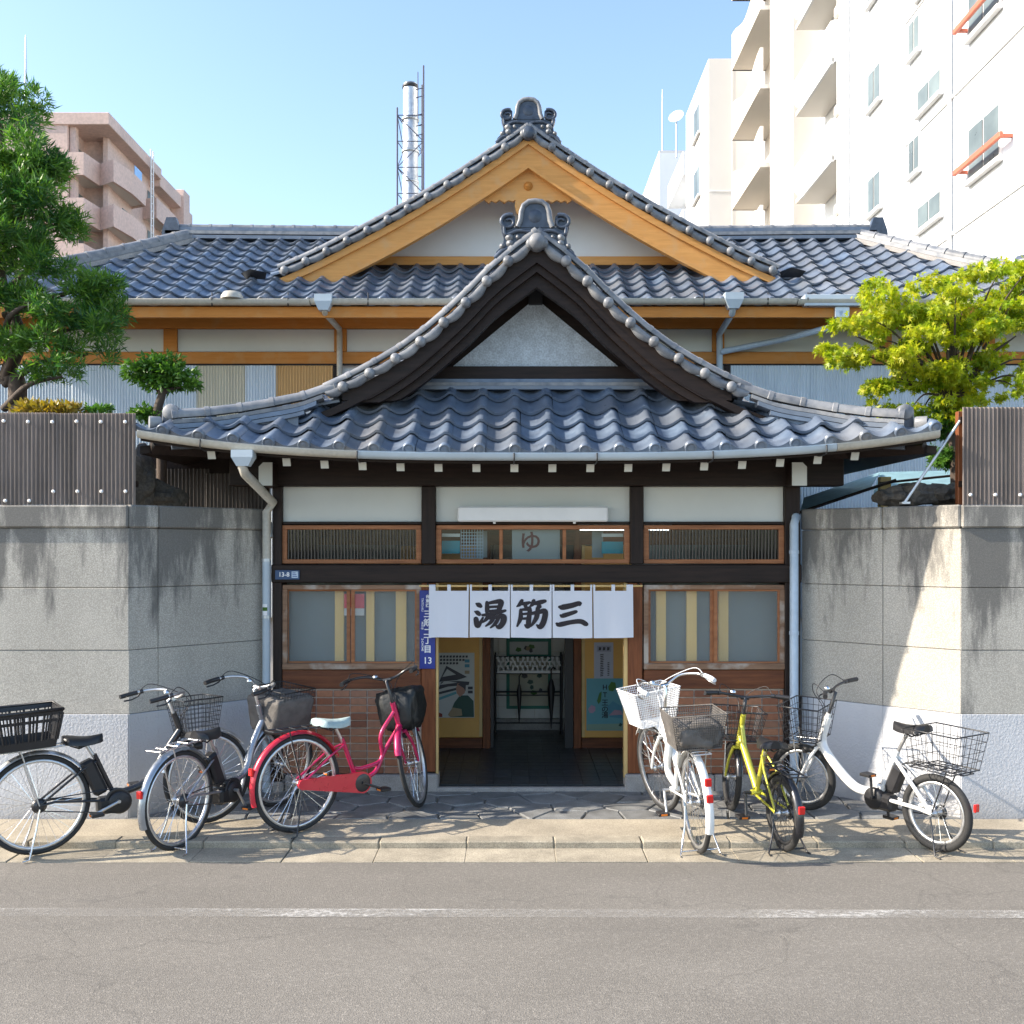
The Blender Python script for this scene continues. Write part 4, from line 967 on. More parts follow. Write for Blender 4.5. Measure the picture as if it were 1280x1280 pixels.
ink_poly(t, [(548, 896), (548, 890), (553, 892), (553, 896)], Y1, 2, flat('print_red', (.2, .03, .02)))
for i, w_ in enumerate((38, 34, 26)):
    for j in range(int(w_/4)): ink_poly(t, [(550+4*j, 822+4.2*i), (550+4*j, 819.4+4.2*i), (552.6+4*j, 819+4.2*i), (553+4*j, 821.6+4.2*i)], Y1, 1, cK)
for py in (824, 830, 838): ink_poly(t, [(581, py+4), (581, py), (587, py), (587, py+4)], Y1, 2, cB if py < 835 else cN)
for py in (858, 863): ink_poly(t, [(585, py+3.5), (585, py), (591, py), (591, py+3.5)], Y1, 2, cK)
t = poster('blue hot spring poster with large vertical characters, right of the doorway', 733, 779, 848, 913, Y1-.004, cT)
for ch, py in zip('HT王の湯', (859, 868.5, 878.5, 886.5, 894)): text_mesh(ch, .068, M['ink'], 'lettering', t, Matrix.Translation((FX(756, Y1), Y1-.0165, FZ(py, Y1))) @ FACE, .001)
ink_poly(t, [(760, 858), (764, 852), (769, 853), (770, 859), (766, 864), (761, 863)], Y1, 2, cL); ink_poly(t, [(746, 876), (749, 866), (752, 864), (751, 876), (748, 880)], Y1, 2, cL)
ink_poly(t, [(758, 884), (766, 876), (779, 884), (779, 898), (762, 896)], Y1, 1, cB); ink_poly(t, [(734, 912), (734, 905), (779, 904), (779, 912)], Y1, 1, cL if False else flat('print_sage', (.22, .33, .25)))
ink_poly(t, [(737, 891), (735, 886), (739, 881), (744, 883), (744, 888), (741, 891)], Y1, 1, flat('print_lilac', (.40, .28, .36))); ink_poly(t, [(773, 907), (775, 903), (778, 905), (776, 908)], Y1, 2, cG)
ink_poly(t, [(761, 894), (768, 887), (776, 888), (778, 893)], Y1, 3, flat('print_rose', (.36, .24, .30)))
t = poster('narrow pale lilac handwritten notice above the blue poster', 742.5, 766.5, 803, 848, Y1-.004, flat('notice_lilac', (.42, .44, .52)))
ink_poly(t, [(746, 814.5), (746, 807), (764, 807), (764, 814.5)], Y1, 1, flat('notice_box', (.30, .32, .40)))
for i in range(3): ink_poly(t, [(748+5.2*i, 813), (748.4+5.2*i, 808.6), (751.6+5.2*i, 809), (751+5.2*i, 812.6)], Y1, 2, cK)
for i in range(13): ink_poly(t, [(750+random.uniform(-.6, .6), 819+2.2*i), (750.4, 817.6+2.2*i), (754.6+random.uniform(-1.4, .8), 817.2+2.2*i), (754, 818.4+2.2*i)], Y1, 2, cK)
for i in range(8): ink_poly(t, [(759, 829+2.2*i), (759.3, 827.8+2.2*i), (761.8, 827.6+2.2*i), (761.4, 828.8+2.2*i)], Y1, 2, cK)
YB = Y2-.012
t = poster('green framed picture poster on the tiled wall deep inside the entrance', 633, 689, 797, 886, YB, flat('frame_green', (.03, .19, .14)))
ink_poly(t, [(637, 818), (637, 802), (685, 802), (685, 818)], YB, 1, cA); ink_poly(t, [(637, 882), (637, 822), (685, 822), (685, 882)], YB, 1, flat('print_cream', (.46, .44, .34)))
for k in range(14):
    x, y = random.uniform(640, 676), random.uniform(805, 812) if k < 5 else random.uniform(828, 872); w_ = random.uniform(3, 8)
    ink_poly(t, [(x, y+2), (x+w_*.3, y-2), (x+w_, y-1), (x+w_*1.1, y+2.5), (x+w_*.5, y+4)], YB, 2+k*.2, random.choice([cL, cG, cN, cK]))
# umbrella stand with its lock rail, and two umbrellas
YR = 2.45
t = thing('umbrella_stand', 'black metal umbrella stand with a rail of keys inside the entrance', 'stand', (FX(661, YR), YR, .03))
for px in (619, 702):
    for dy in (0, .22): MB().tube([(FX(px, YR), YR+dy, .03), (FX(px, YR), YR+dy, FZ(818, YR))], .011, 8).build('leg', M['iron'], t)
for py in (821, 842, 865, 869): MB().tube([(FX(619, YR), YR, FZ(py, YR)), (FX(702, YR), YR, FZ(py, YR))], .006, 6).build('rail', M['iron'], t)
for py in (842, 868, 908): MB().tube([(FX(619, YR), YR+.22, FZ(py, YR)), (FX(702, YR), YR+.22, FZ(py, YR))], .007, 6).build('rail', M['iron'], t)
MB().box(FX(621, YR), FX(700, YR), YR-.004, YR+.2, FZ(842.5, YR), FZ(838, YR), .003).build('shelf', M['white_paint'], t)
km = MB().box(-.010, .010, -.012, 0, -.02, .02, .003).box(-.016, .016, -.006, .002, .018, .036, .003).mesh('key_tag', M['white_paint'])
for r_ in range(3):
    for i in range(13): link('key_tag', km, t, Matrix.Translation((FX(623+6.1*i+(3 if r_ % 2 else 0), YR), YR-.012-.002*r_, FZ(825+5.2*r_, YR))) @ Matrix.Rotation(random.uniform(-.5, .5), 4, 'Y'))
for lab, px, y0, y1, w_ in (('furled black umbrella in the stand, the shorter one', 649, 850, 903, .028), ('long furled black umbrella near the right end of the stand', 689, 842, 911, .042)):
    t = thing('umbrella', lab, 'umbrella', (FX(px, YR-.03), YR-.05, FZ(y1, YR)))
    x = FX(px, YR-.05); zt_, zb_ = FZ(y0, YR-.05), FZ(y1, YR-.05); h_ = zt_-zb_
    MB().lathe([(.004, 0), (.010, h_*.12), (w_, h_*.72), (w_*.6, h_*.86), (.012, h_*.9)], 10, Matrix.Translation((x, YR-.05, zb_))).build('canopy', M['black_plastic'], t)
    MB().tube([(x, YR-.05, zb_+h_*.9), (x, YR-.05, zt_+.04), (x+.02, YR-.05, zt_+.07), (x+.045, YR-.05, zt_+.05)], .008, 6).build('handle', M['iron'], t)
# ------------------------------------------------------------------ main hall behind the porch
XM = .19; HE = 2.73; HZ = 4.655; RY = 4.93; HL, HR = -6.35, 6.68
hall = thing('bathhouse_hall', 'ochre and white timber bathhouse hall with a broad front gable and blue-grey tile roof', 'building', (XM, 4, 0))
def hz(b): return HZ+.585*b+.012*b*b
def Sh(a, b): 
    k = max(0, abs(a-XM)-4.5)
    return Vector((a, HE+b, hz(b)+.03*k*k*max(0, 1-b/2.2)))
dk = MB(); rows = []
for j in range(9):
    b = 2.2*j/8; rows.append([Sh(HL+b+(HR-HL-2*b)*i/28, b) for i in range(29)])
dk.grid(rows); dk.grid([[p-Vector((0, 0, .06)) for p in r] for r in rows]); dk.grid([rows[0], [p-Vector((0, 0, .06)) for p in rows[0]]])
# rear and end slopes of the hall roof, closing the volume
top = rows[-1]; dk.grid([[Vector((top[0].x+(top[-1].x-top[0].x)*i/4, RY, top[0].z)) for i in range(5)], [Vector((HL+(HR-HL)*i/4, RY+2.2, HZ)) for i in range(5)]])
for c0, c1, tp in (((HL, HE), (HL, RY+2.2), top[0]), ((HR, HE), (HR, RY+2.2), top[-1])):
    dk.add([(c0[0], c0[1], HZ), (c1[0], c1[1], HZ), tuple(tp)], [(0, 1, 2)])
hroof = dk.build('roof', M['dark_wood'], hall)
GP = [(0, 6.90), (.38, 6.635), (.98, 6.245), (1.58, 5.895), (2.18, 5.58), (2.5, 5.42), (2.8, 5.29), (3.0, 5.21)]
GPS = [(p.x, p.z) for p in catmull([(u, 0, z) for u, z in GP], 8)]
def gprof(u): return interp(abs(u), GPS)
GY = 3.40                                                   # plane of the hall's barge boards
hh = [m for m in tile_mats(Sh, HL-.05, HR+.05, 2.12, lambda a, b: HL+b-.1 < a < HR-b+.1 and not (abs(a-XM) < 2.75-(b-.75)*.6 and b > 1.12))]
def vis(t_):
    m, row, am, b = t_; D = HE+b-CAMY; px = 640+am*FPX/D
    hid = (px < 105) or px > 1265 or (px > 1130 and row < 2)
    return (0 if hid else 1, -b*.01+(.5 if row < 4 else 0))
hh.sort(key=vis, reverse=True); rest = []
hipHL = ((HL, HE, 0), (-c2, c2, 0)); hipHR = ((HR, HE, 0), (c2, c2, 0)); nt = 0
for t_ in hh:
    m, row, am, b = t_; me = EAVE if row == 0 else TILE
    if nt < 290 and vis(t_)[0]:
        nm = 'eave_tile' if row == 0 else 'roof_tile'
        if am < HL+b+.35 or am > HR-b-.35:
            q = cut_tile(me, m, [hipHL, hipHR])
            if q: link(nm, q, hroof, m); nt += 1
        else: link(nm, me, hroof, m); nt += 1
    elif HL+b+.1 < am < HR-b-.1: rest.append(m)
join_tiles(rest, TILE, 'far_roof_tiles', hroof)
# main ridge, hips
zr = hz(2.2)
rp = [(HL+2.2-.35, RY, zr+.19), (XM-2, RY, zr+.165), (XM+2, RY, zr+.165), (HR-2.2+.25, RY, zr+.19)]
roll_tiles(rp, .055, hroof, .27)
for k_, (w_, dz_) in enumerate(((.10, -.05), (.12, -.10), (.13, -.16))): strip_along(rp, w_, .042, 'ridge' if k_ == 1 else 'tile', 'ridge_course', hroof, dz_)
for s, xe, e0 in ((-1, HL, HL+2.2), (1, HR, HR-2.2)):
    x_end = e0+s*.02
    MB().prism([(x_end+s*.25-.13, zr-.12), (x_end+s*.25+.13, zr-.12), (x_end+s*.25+.12, zr+.12), (x_end+s*.25+.06, zr+.30), (x_end+s*.25-.06, zr+.30), (x_end+s*.25-.12, zr+.12)], 'y', RY-.12, RY-.03).build('ridge_end_block', M['oni'], hroof)
    hp = []
    for i in range(9):
        b = 2.15-i*2.05/8; hp.append((xe-s*b*1.0, HE+b, Sh(xe-s*b, b).z+.14+.02*(i/8)))
    up = hp[:6]; lo = hp[4:]
    roll_tiles(up[::-1], .062, hroof, .24); strip_along(up, .10, .05, 'ridge', 'ridge_course', hroof, -.075); strip_along(up, .12, .06, 'stone', 'ridge_course', hroof, -.14)
    e = Vector(up[-1]); MB().lathe([(0, 0), (.085, 0), (.10, .015), (.10, .12)], 14, frame(e+Vector((s*.10, -.10, -.02)), Vector((c2, s*c2, 0)), Vector((0, 0, 1)))).build('end_disc', M['oni'], hroof)
    lo = [(p[0], p[1], p[2]-.07) for p in lo]
    roll_tiles(lo[::-1], .052, hroof, .24); strip_along(lo, .09, .05, 'tile', 'ridge_course', hroof, -.075)
# front gable roof of the hall
gd = MB()
for s in (-1, 1):
    us = [3.0*i/20 for i in range(21)]
    rr = [[(XM+s*u, GY+.02, gprof(u)-.12), (XM+s*u, 8.5, gprof(u)-.12)] for u in us]; gd.grid(rr); gd.grid([[(p[0], p[1], p[2]-.06) for p in r] for r in rr])
gd.build('gable_roof', M['dark_wood'], hall)
for s in (-1, 1):
    def Sg(a, b, s=s): return Vector((XM+s*(2.95-b), a*s, gprof(2.95-b)-.12))
    ms = tile_mats(Sg, GY+.08 if s > 0 else -8.4, 8.4 if s > 0 else -GY-.08, 2.85, lambda a, b: True)
    join_tiles([m for m, *_ in ms], TILE, 'gable_roof_tiles', hroof)
    verge(hroof, [(XM+s*u, GY-.02, gprof(u)) for u in [i*.1 for i in range(0, 30)]], GY, 9, r=.042, lip=.092, ball=.046, seg=.265)
onigawara(hroof, XM, GY-.02, 6.79, .74, .45)
MB().lathe([(0, -.02), (.055, -.015), (.072, .0), (.072, .10)], 14, Matrix.Translation((XM, GY-.10, 6.80)) @ Matrix.Rotation(R(-90), 4, 'X')).build('end_disc', M['oni'], hroof)
roll_tiles([(XM, GY+.05, 6.9), (XM, 8.4, 6.9)], .06, hroof, .3); strip_along([(XM, GY+.05, 6.9), (XM, 8.4, 6.9)], .11, .10, 'tile', 'ridge_course', hroof, -.1)
barge(hall, gprof, XM, GY+.0, GY+.07, lambda u: .115, lambda u: .20, 2.95, 'ochre', 'barge_moulding')
barge(hall, gprof, XM, GY+.035, GY+.10, lambda u: .19, lambda u: .43-.01*u, 2.72, 'ochre', 'barge_board')
barge(hall, gprof, XM, GY+.02, GY+.105, lambda u: .425-.01*u, lambda u: .47-.01*u, 2.62, 'ochre', 'barge_moulding')
WY = GY+.55
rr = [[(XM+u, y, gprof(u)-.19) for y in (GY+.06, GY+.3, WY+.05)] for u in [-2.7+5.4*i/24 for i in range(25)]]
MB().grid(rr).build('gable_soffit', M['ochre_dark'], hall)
MB().prism([(XM-2.7, 5.2), (XM+2.7, 5.2), (XM+2.6, gprof(2.6)-.2), (XM+1.3, gprof(1.3)-.2), (XM, gprof(0)-.2), (XM-1.3, gprof(1.3)-.2), (XM-2.6, gprof(2.6)-.2)], 'y', WY+.02, WY+.1).build('gable_plaster', M['plaster'], hall)
MB().box(XM-2.1, XM+2.1, WY-.06, WY+.015, FZ(333, WY), FZ(322, WY), .006).build('gable_beam', M['ochre'], hall)
MB().box(XM-2.2, XM+2.2, WY-.08, WY-.0, FZ(333, WY)-.09, FZ(333, WY)-.004, .004).build('gable_flashing', M['dark_wood'], hall)
# carved pendant board under the apex
zc = lambda py: FZ(py, GY)
half = [(0, 207), (14, 216), (28, 226), (42, 236), (55, 246.5), (50, 250), (46.5, 247), (41, 249), (36, 246), (30, 249.5), (25, 246.5), (19, 248), (16, 246), (17, 253), (15, 262), (8, 270), (0, 273)]
k_ = (GY-CAMY)/FPX; pts = [(XM-dx*k_, zc(py)) for dx, py in half]+[(XM+dx*k_, zc(py)) for dx, py in half[::-1][1:-1]]
pend = MB().prism(pts, 'y', GY+.10, GY+.15).build('gable_pendant', M['ochre'], hall)
MB().lathe([(0, .04), (.02, .04), (.028, .025), (.05, .012), (.055, 0)], 12, Matrix.Translation((XM, GY+.099, zc(229))) @ Matrix.Rotation(R(90), 4, 'X')).build('boss', M['ochre_dark'], pend)
MB().box(HL+.1, HR-.1, HE-.012, HE+.03, HZ-.12, HZ-.004).build('fascia', M['ochre_dark'], hall)
# front wall
FY = 3.50
def fx(px): return FX(px, FY)
def fzz(py): return FZ(py, FY)
XA, XB = -6.1, 6.6
MB().box(XA, XB, FY+.03, FY+.12, 0, fzz(400)).build('wall_core', M['plaster'], hall)
MB().box(XA, XB, FY-.03, FY+.03, fzz(411), fzz(386)+.12, .006).build('eaves_beam', M['ochre_dark'], hall)
MB().box(XA, XB, FY-.035, FY+.03, fzz(456), fzz(440.5), .006).build('tie_beam', M['ochre_dark'], hall)
MB().box(XA, XB, FY-.05, FY-.034, fzz(457.5), fzz(455.5)).build('drip_rail', M['dark_wood'], hall)
pp = [(-80, -63), (62, 78), (205, 222), (418, 433.5), (890, 905), (1098, 1114), (1228, 1243), (1380, 1395)]
for a, b in pp: MB().box(fx(a), fx(b), FY-.025, FY+.03, fzz(440), fzz(411.5), .004).build('post', M['ochre_dark'], hall)
for (a, b), (c_, e_) in zip(pp, pp[1:]): MB().box(fx(b)+.003, fx(c_)-.003, FY+.0, FY+.029, fzz(440)+.004, fzz(411.5)-.004).build('plaster_panel', M['panel_white'], hall)
shts = [(-90, 95, 'sheet_white'), (93, 249, 'sheet_white'), (247, 310, 'sheet_cream'), (308, 348, 'sheet_white'), (346, 417, 'sheet_ochre'), (912, 1010, 'sheet_white'), (1008, 1106, 'sheet_white'), (1104, 1215, 'sheet_white'), (1213, 1320, 'sheet_white'), (1318, 1420, 'sheet_white')]
for k, (a, b, m_) in enumerate(shts):
    corr(MB(), (fx(a), FY-.055-.006*(k % 2), 0), (fx(b), FY-.055-.006*(k % 2), 0), 1.2, fzz(458), .034, .008).build('corrugated_sheet', M[m_], hall)
MB().box(fx(417.5), fx(423), FY-.06, FY+.0, 1.2, fzz(458), .003).build('corner_batten', M['dark_wood'], hall)
MB().box(fx(905), fx(911.5), FY-.06, FY+.0, 1.2, fzz(458), .003).build('corner_batten', M['dark_wood'], hall)
MB().grid([[Sh(x, b)-Vector((0, 0, .065)) for x in (XA, -3, 0, 3, XB)] for b in (.02, .78)]).build('soffit', M['ochre'], hall)
# gutters, conduit and downpipes of the hall
gz = FZ(376.5, HE-.05)
gutter_tube(hall, [(x, HE-.06, gz+.02*max(0, abs(x-XM)-4.5)) for x in (-6.3, -4.5, -2.2)], M['gutter_cream'], r=.05)
gutter_tube(hall, [(x, HE-.06, gz+.006) for x in (-2.19, 0, 3.1)], M['gutter_cream'], r=.05); gutter_tube(hall, [(x, HE-.06, gz) for x in (3.11, 4.5, 6.6)], M['gutter_cream'], r=.05)
MB().tube([W(412, 388, FY-.1), W(560, 385.5, FY-.1), W(800, 384, FY-.1), W(1010, 388, FY-.1)], .02, 8).build('conduit', M['gutter_cream'], hall)
for px in (265, 360, 460, 880, 960, 1010): MB().tube([W(px, 366, HE+.1), W(px+.5, 379, HE-.03), W(px, 383, HE-.08), W(px, 372, HE-.115)], .007, 6).build('gutter_hook', M['iron'], hall)
h1 = W(405, 369, HE-.06); hopper(hall, h1, M['gutter_blue'], .095, .17)
MB().tube([h1-Vector((0, 0, .15)), W(406, 391, HE-.02), W(424, 411, FY-.09), W(424.5, 420, FY-.09), W(424.5, 470, FY-.09)], .034, 10).build('downpipe', M['gutter_cream'], hall)
h2 = W(916.5, 367, HE-.06); hopper(hall, h2, M['gutter_blue'], .10, .17)
MB().tube([h2-Vector((0, 0, .15)), W(915, 392, HE-.02), W(899, 418, FY-.09), W(899.5, 428, FY-.09), W(899.5, 500, FY-.09)], .036, 10).build('downpipe', M['gutter_blue'], hall)
MB().tube([W(901, 440, FY-.12), W(975, 425, FY-.2), W(1046, 407, HE), W(1050, 398, HE-.02), W(1050, 388, HE-.04)], .035, 10).build('branch_pipe', M['pipe_blue'], hall)
MB().box(*sum(zip(W(1006, 382, HE-.1), W(1083, 368, HE-.1)+Vector((0, .16, 0))), ()), .004).build('gutter_box', M['gutter_blue'], hall)
MB().box(*sum(zip(W(1044, 397, HE-.06), W(1062, 383, HE-.06)+Vector((0, .1, 0))), ()), .004).build('rain_hopper', M['galv'], hall)
MB().lathe([(0, .09), (.09, .075), (.12, .03), (.125, 0)], 12, Matrix.Translation(W(290, 374, HE-.05))).build('vent_cap', M['gutter_cream'], hall)
for px, py in ((316, 344), (990, 342)):                     # torn roofing felt poking out at the gable feet
    p = W(px, py, 3.28); mb = MB(); mb.add([p+Vector((x, y, z)) for x, y, z in ((-.14, 0, .02), (-.02, -.05, .06), (.16, 0, .03), (.12, .1, -.02), (-.1, .1, -.02))], [(0, 1, 2, 3, 4)])
    mb.build('roofing_felt', M['black_plastic'], hall)

# ------------------------------------------------------------------ chimney behind the hall
CY = 16.33
ch = thing('chimney', 'steel boiler chimney inside a lattice tower behind the roof', 'chimney', (FX(513, CY), CY, 0))
cxx = FX(513, CY); zt_ = FZ(106, CY)
MB().lathe([(.20, 0), (.20, FZ(228, CY)), (.185, FZ(228, CY)+.02), (.185, FZ(150, CY)), (.175, FZ(148, CY)), (.175, zt_)], 20, Matrix.Translation((cxx, CY, 0))).build('flue', M['galv'], ch)
MB().lathe([(.178, zt_-.10), (.195, zt_-.09), (.195, zt_-.03), (.14, zt_+.03), (.10, zt_+.03)], 20, Matrix.Translation((cxx, CY, 0))).build('flue_cap', M['iron'], ch)
for py in (150, 190, 228): MB().lathe([(.187, FZ(py, CY)-.03), (.207, FZ(py, CY)-.03), (.207, FZ(py, CY)+.03), (.187, FZ(py, CY)+.03)], 20, Matrix.Translation((cxx, CY, 0))).build('band', M['galv'], ch)
lm = mk('lattice_steel', (.05, .06, .10), .6, var=.3, vs=3)
legs = [(FX(498, CY), CY-.25, FZ(140, CY)), (FX(530.5, CY), CY-.25, FZ(88, CY)), (FX(503, CY), CY+.35, FZ(140, CY)), (FX(526, CY), CY+.35, FZ(98, CY))]
for x, y, z in legs: MB().tube([(x, y, 0), (x, y, z)], .022, 6).build('leg', lm, ch)
for a, b in ((0, 1), (0, 2), (1, 3), (2, 3)):
    zs = [z for z in [5.5+.62*i for i in range(12)] if z < FZ(140, CY)-.05]
    for i, z in enumerate(zs):
        pa, pb = legs[a], legs[b]; MB().tube([(pa[0], pa[1], z), (pb[0], pb[1], z)], .012, 5).build('brace', lm, ch)
        if i+1 < len(zs):
            q = (pa, pb) if i % 2 else (pb, pa); MB().tube([(q[0][0], q[0][1], z), (q[1][0], q[1][1], zs[i+1])], .011, 5).build('brace', lm, ch)
for i, py in enumerate((118, 128, 150, 163, 175)):
    MB().tube([(FX(521, CY), CY-.25, FZ(py, CY)), (FX(531, CY), CY-.25, FZ(py-3, CY))], .012, 5).build('antenna_arm', lm, ch)
MB().tube([(FX(523.5, CY), CY-.25, FZ(160, CY)), (FX(523.5, CY), CY-.25, FZ(96, CY))], .012, 5).build('antenna_arm', lm, ch)

# ------------------------------------------------------------------ far buildings
def mast(label, px, y0, y1, Y, r=.05):
    t = thing('antenna_mast', label, 'antenna', W(px, y1, Y)); MB().tube([W(px, y1, Y), W(px, (y0+y1)/2, Y), W(px, y0, Y)], [r, r*.8, r*.35], 6).build('mast', M['galv'], t); return t
# pink apartment block at the left
PY0, PX = 55.3, -24.75                                     # near corner 64 m from the camera
pk = thing('apartment_block', 'pink tiled apartment block with angular balconies behind the left tree', 'building', (PX, PY0, 0))
ztop = FZ(141, PY0); st = 2.8; PL = 13.5
MB().box(PX-9, PX-2.6, PY0+.0, PY0+PL+6, 0, ztop-.05).build('body', M['bld_pink'], pk)
MB().box(PX-2.6, PX-.9, PY0+2.6, PY0+PL+6, 0, ztop-.06).build('rear_body', M['bld_pink'], pk)
MB().box(PX-9.1, PX+.0, PY0-.1, PY0+9.5, ztop-.75, ztop, .03).build('roof_slab', M['bld_pink'], pk)
MB().box(PX-3.2, PX-.1, PY0+9.51, PY0+PL+1, ztop-1.2, ztop-.25, .03).build('roof_slab', M['bld_pink'], pk)
MB().box(PX-1.3, PX+.1, PY0+14.2, PY0+15.6, 0, ztop+.2, .03).build('end_fin', M['bld_pink'], pk)
MB().box(PX-2.55, PX-2.2, PY0+.25, PY0+.7, 0, ztop-.76).build('column', M['bld_pink'], pk); MB().box(PX-1.15, PX-.85, PY0+1.9, PY0+2.55, 0, ztop-.76).build('column', M['bld_pink'], pk)
plan = [(-4.2, -.25), (-1.5, -.25), (-1.25, 1.7), (-.1, .9), (.25, 3.2), (.25, 5.6), (-1.0, 6.2), (-.9, 8.3), (.15, 8.0), (.15, 12.2), (-.9, 12.3)]
for f in range(1, 10):
    z0 = ztop-.75-st*f+.0
    if z0 < 6: break
    mb = MB(); P = [(PX+x, PY0+y) for x, y in plan]; inn = [(x-.18, y+.12) for x, y in P]
    n = len(P)
    for (a, b), (c_, e_) in zip(zip(P, P[1:]), zip(inn, inn[1:])):
        mb.add([(a[0], a[1], z0-.35), (b[0], b[1], z0-.35), (b[0], b[1], z0+1.05), (a[0], a[1], z0+1.05), (c_[0], c_[1], z0-.35), (e_[0], e_[1], z0-.35), (e_[0], e_[1], z0+1.05), (c_[0], c_[1], z0+1.05)],
               [(0, 1, 2, 3), (4, 5, 6, 7), (3, 2, 6, 7), (0, 1, 5, 4)])
    o = mb.build('balcony', M['bld_pink'], pk)
    MB().add([(x, y, z0-.2) for x, y in P]+[(PX-3, PY0+12.3, z0-.2), (PX-4.2, PY0-.25, z0-.2)], [list(range(n+2))]).build('balcony_floor', M['bld_beige'], o)
    MB().box(PX-.89, PX-.86, PY0+4.4, PY0+6.6, z0+.05, z0+1.95).build('window', M['far_glass'], pk)
    MB().box(PX-2.59, PX-2.57, PY0+.9, PY0+2.4, z0+.05, z0+1.95).build('window', M['far_glass'], pk)
    MB().box(PX-.89, PX-.86, PY0+9.2, PY0+11.5, z0+.05, z0+1.95).build('window', M['far_glass'], pk)
    w = MB().box(PX+.1, PX+.14, PY0+3.9, PY0+5.2, z0+1.05, z0+1.75).build('glass_screen', mk('screen_blue', (.25, .45, .75), .1, var=.05), o) if f == 1 else None
for dx in (0, .45): MB().tube([(PX+.25, PY0+6.6+dx, 4), (PX+.25, PY0+6.6+dx, ztop+.3)], .05, 6).build('ladder_rail', M['white_paint'], pk)
z = 8.
while z < ztop: MB().tube([(PX+.25, PY0+6.6, z), (PX+.25, PY0+7.05, z)], .03, 5).build('ladder_rung', M['white_paint'], pk); z += .5
mast('thin lightning mast on the pink block at far left', 32, 44, 120, 60, .09)

# white blocks at the right
def far_window(parent, x, D0, D1, z0, z1, face='x', split=True, fr='bld_grey'):
    Y0, Y1_ = D0+CAMY, D1+CAMY
    o = MB().box(x-.05, x+.02, Y0, Y1_, z0, z1).build('window', M['white_paint'], parent)
    g = .06; ym = (Y0+Y1_)/2
    for a, b, dx in ((Y0+g, ym-.02, -.055), (ym+.02, Y1_-g, -.065)): MB().box(x+dx-.004, x+dx, a, b, z0+g, z1-g).build('pane', M['far_glass'], o)
    MB().box(x-.14, x-.02, Y0-.05, Y1_+.05, z0-.10, z0-.01).build('sill', M['bld_grey'], o)
    return o
def D_(X, px): return X*FPX/(px-640)
def zz(px, py, X): return CAMZ+(686-py)*D_(X, px)/FPX
nb = thing('apartment_block', 'tall plain white apartment block with red window rails at far right', 'building', (12, 9, 0))
X0 = 10.0; De = D_(X0, 1129.5)
MB().box(X0, X0+9, CAMY+13, CAMY+De, 0, 26).build('body', M['bld_white'], nb)
for fl_ in range(-2, 3):
    dz = 2.85*fl_
    far_window(nb, X0, D_(X0, 1179), D_(X0, 1149), 10.38-.6+dz, 10.38+dz)
    far_window(nb, X0, 21.2, 22.7, 10.0+dz*1.09, 11.15+dz*1.09)
    far_window(nb, X0, 15.2, 17.0, 10.0+dz*1.09, 11.15+dz*1.09)
    for a, b in ((20.7, 22.9), (14.9, 17.3)):
        zr_ = 10.2+dz*1.09
        o = MB().box(X0-.30, X0-.22, CAMY+a, CAMY+b, zr_, zr_+.12, .01).build('window_rail', M['rail_red'], nb)
        for q in (a+.05, b-.12): MB().box(X0-.22, X0, CAMY+q, CAMY+q+.07, zr_+.02, zr_+.09).build('bracket', M['rail_red'], o)
for py_ in (9.1, 12.2, 15.3, 6.2): MB().box(X0-.04, X0, CAMY+13.1, CAMY+26.4, py_, py_+.07).build('seam_moulding', M['bld_grey'], nb)
MB().box(X0-.02, X0, CAMY+23.4, CAMY+23.46, 0, 26).build('seam_moulding', M['bld_grey'], nb)
mbk = thing('apartment_block', 'white apartment block with stacked grey balconies beside the plain block', 'building', (12, 20, 0))
X1 = 9.74; Dm = D_(X1, 1046)
MB().box(X1, X1+9, CAMY+De+.01, CAMY+Dm, 0, 26).build('body', M['bld_white'], mbk)
MB().box(X1+.9, X1+9, CAMY+Dm+.01, CAMY+36, 0, 26).build('recess', M['bld_white'], mbk)
for px_, r_ in ((1062, .06), (1079, .05), (1054, .05)):
    MB().tube([(X1-.07, CAMY+D_(X1, px_), 0), (X1-.07, CAMY+D_(X1, px_), 26)], r_, 8).build('drain_pipe', M['white_paint'], mbk)
for k in range(-2, 4):
    zb_ = zz(1087, 271, X1)+2.85*k*1.0; far_window(mbk, X1, D_(X1, 1103), D_(X1, 1087), zb_, zb_+1.0)
    zs = zz(1046, 192, X1)+2.95*k
    o = MB().box(X1-.12, X1+.9, CAMY+Dm+.1, CAMY+35.3, zs-.16, zs, .02).build('balcony', M['bld_beige'], mbk)
    MB().prism([(CAMY+Dm+.1, zs-.2), (CAMY+34.6, zs-.2), (CAMY+35.3, zs+.25), (CAMY+35.3, zs+1.1), (CAMY+Dm+.1, zs+1.1)], 'x', X1-.14, X1-.06).build('parapet', M['bld_grey'], o)
    MB().box(X1-.06, X1+.9, CAMY+Dm+.02, CAMY+Dm+.09, zs-.16, zs+1.1).build('parapet_end', M['bld_white'], o)
    MB().box(X1-.1, X1+.25, CAMY+Dm-.35, CAMY+Dm, zs+1.05, zs+1.4, .05).build('duct_hood', M['bld_beige'], o)
    far_window(mbk, X1+.9, Dm+.8, Dm+3.0, zs+.1, zs+2.0)
for k in range(-1, 4):
    zs = zz(1046, 192, X1)+2.95*k
    o = MB().box(X1+.25, X1+.55, CAMY+Dm+.6, CAMY+Dm+1.4, zs+.01, zs+.6, .03).build('air_conditioner', M['bld_beige'], mbk)
    far_window(nb, X0, 25.4, 26.1, zs+.4, zs+1.3)
for D__, r_ in ((23.6, .05), (19.4, .045)): MB().tube([(X0-.07, CAMY+D__, 0), (X0-.07, CAMY+D__, 26)], r_, 8).build('drain_pipe', M['bld_grey'], nb)
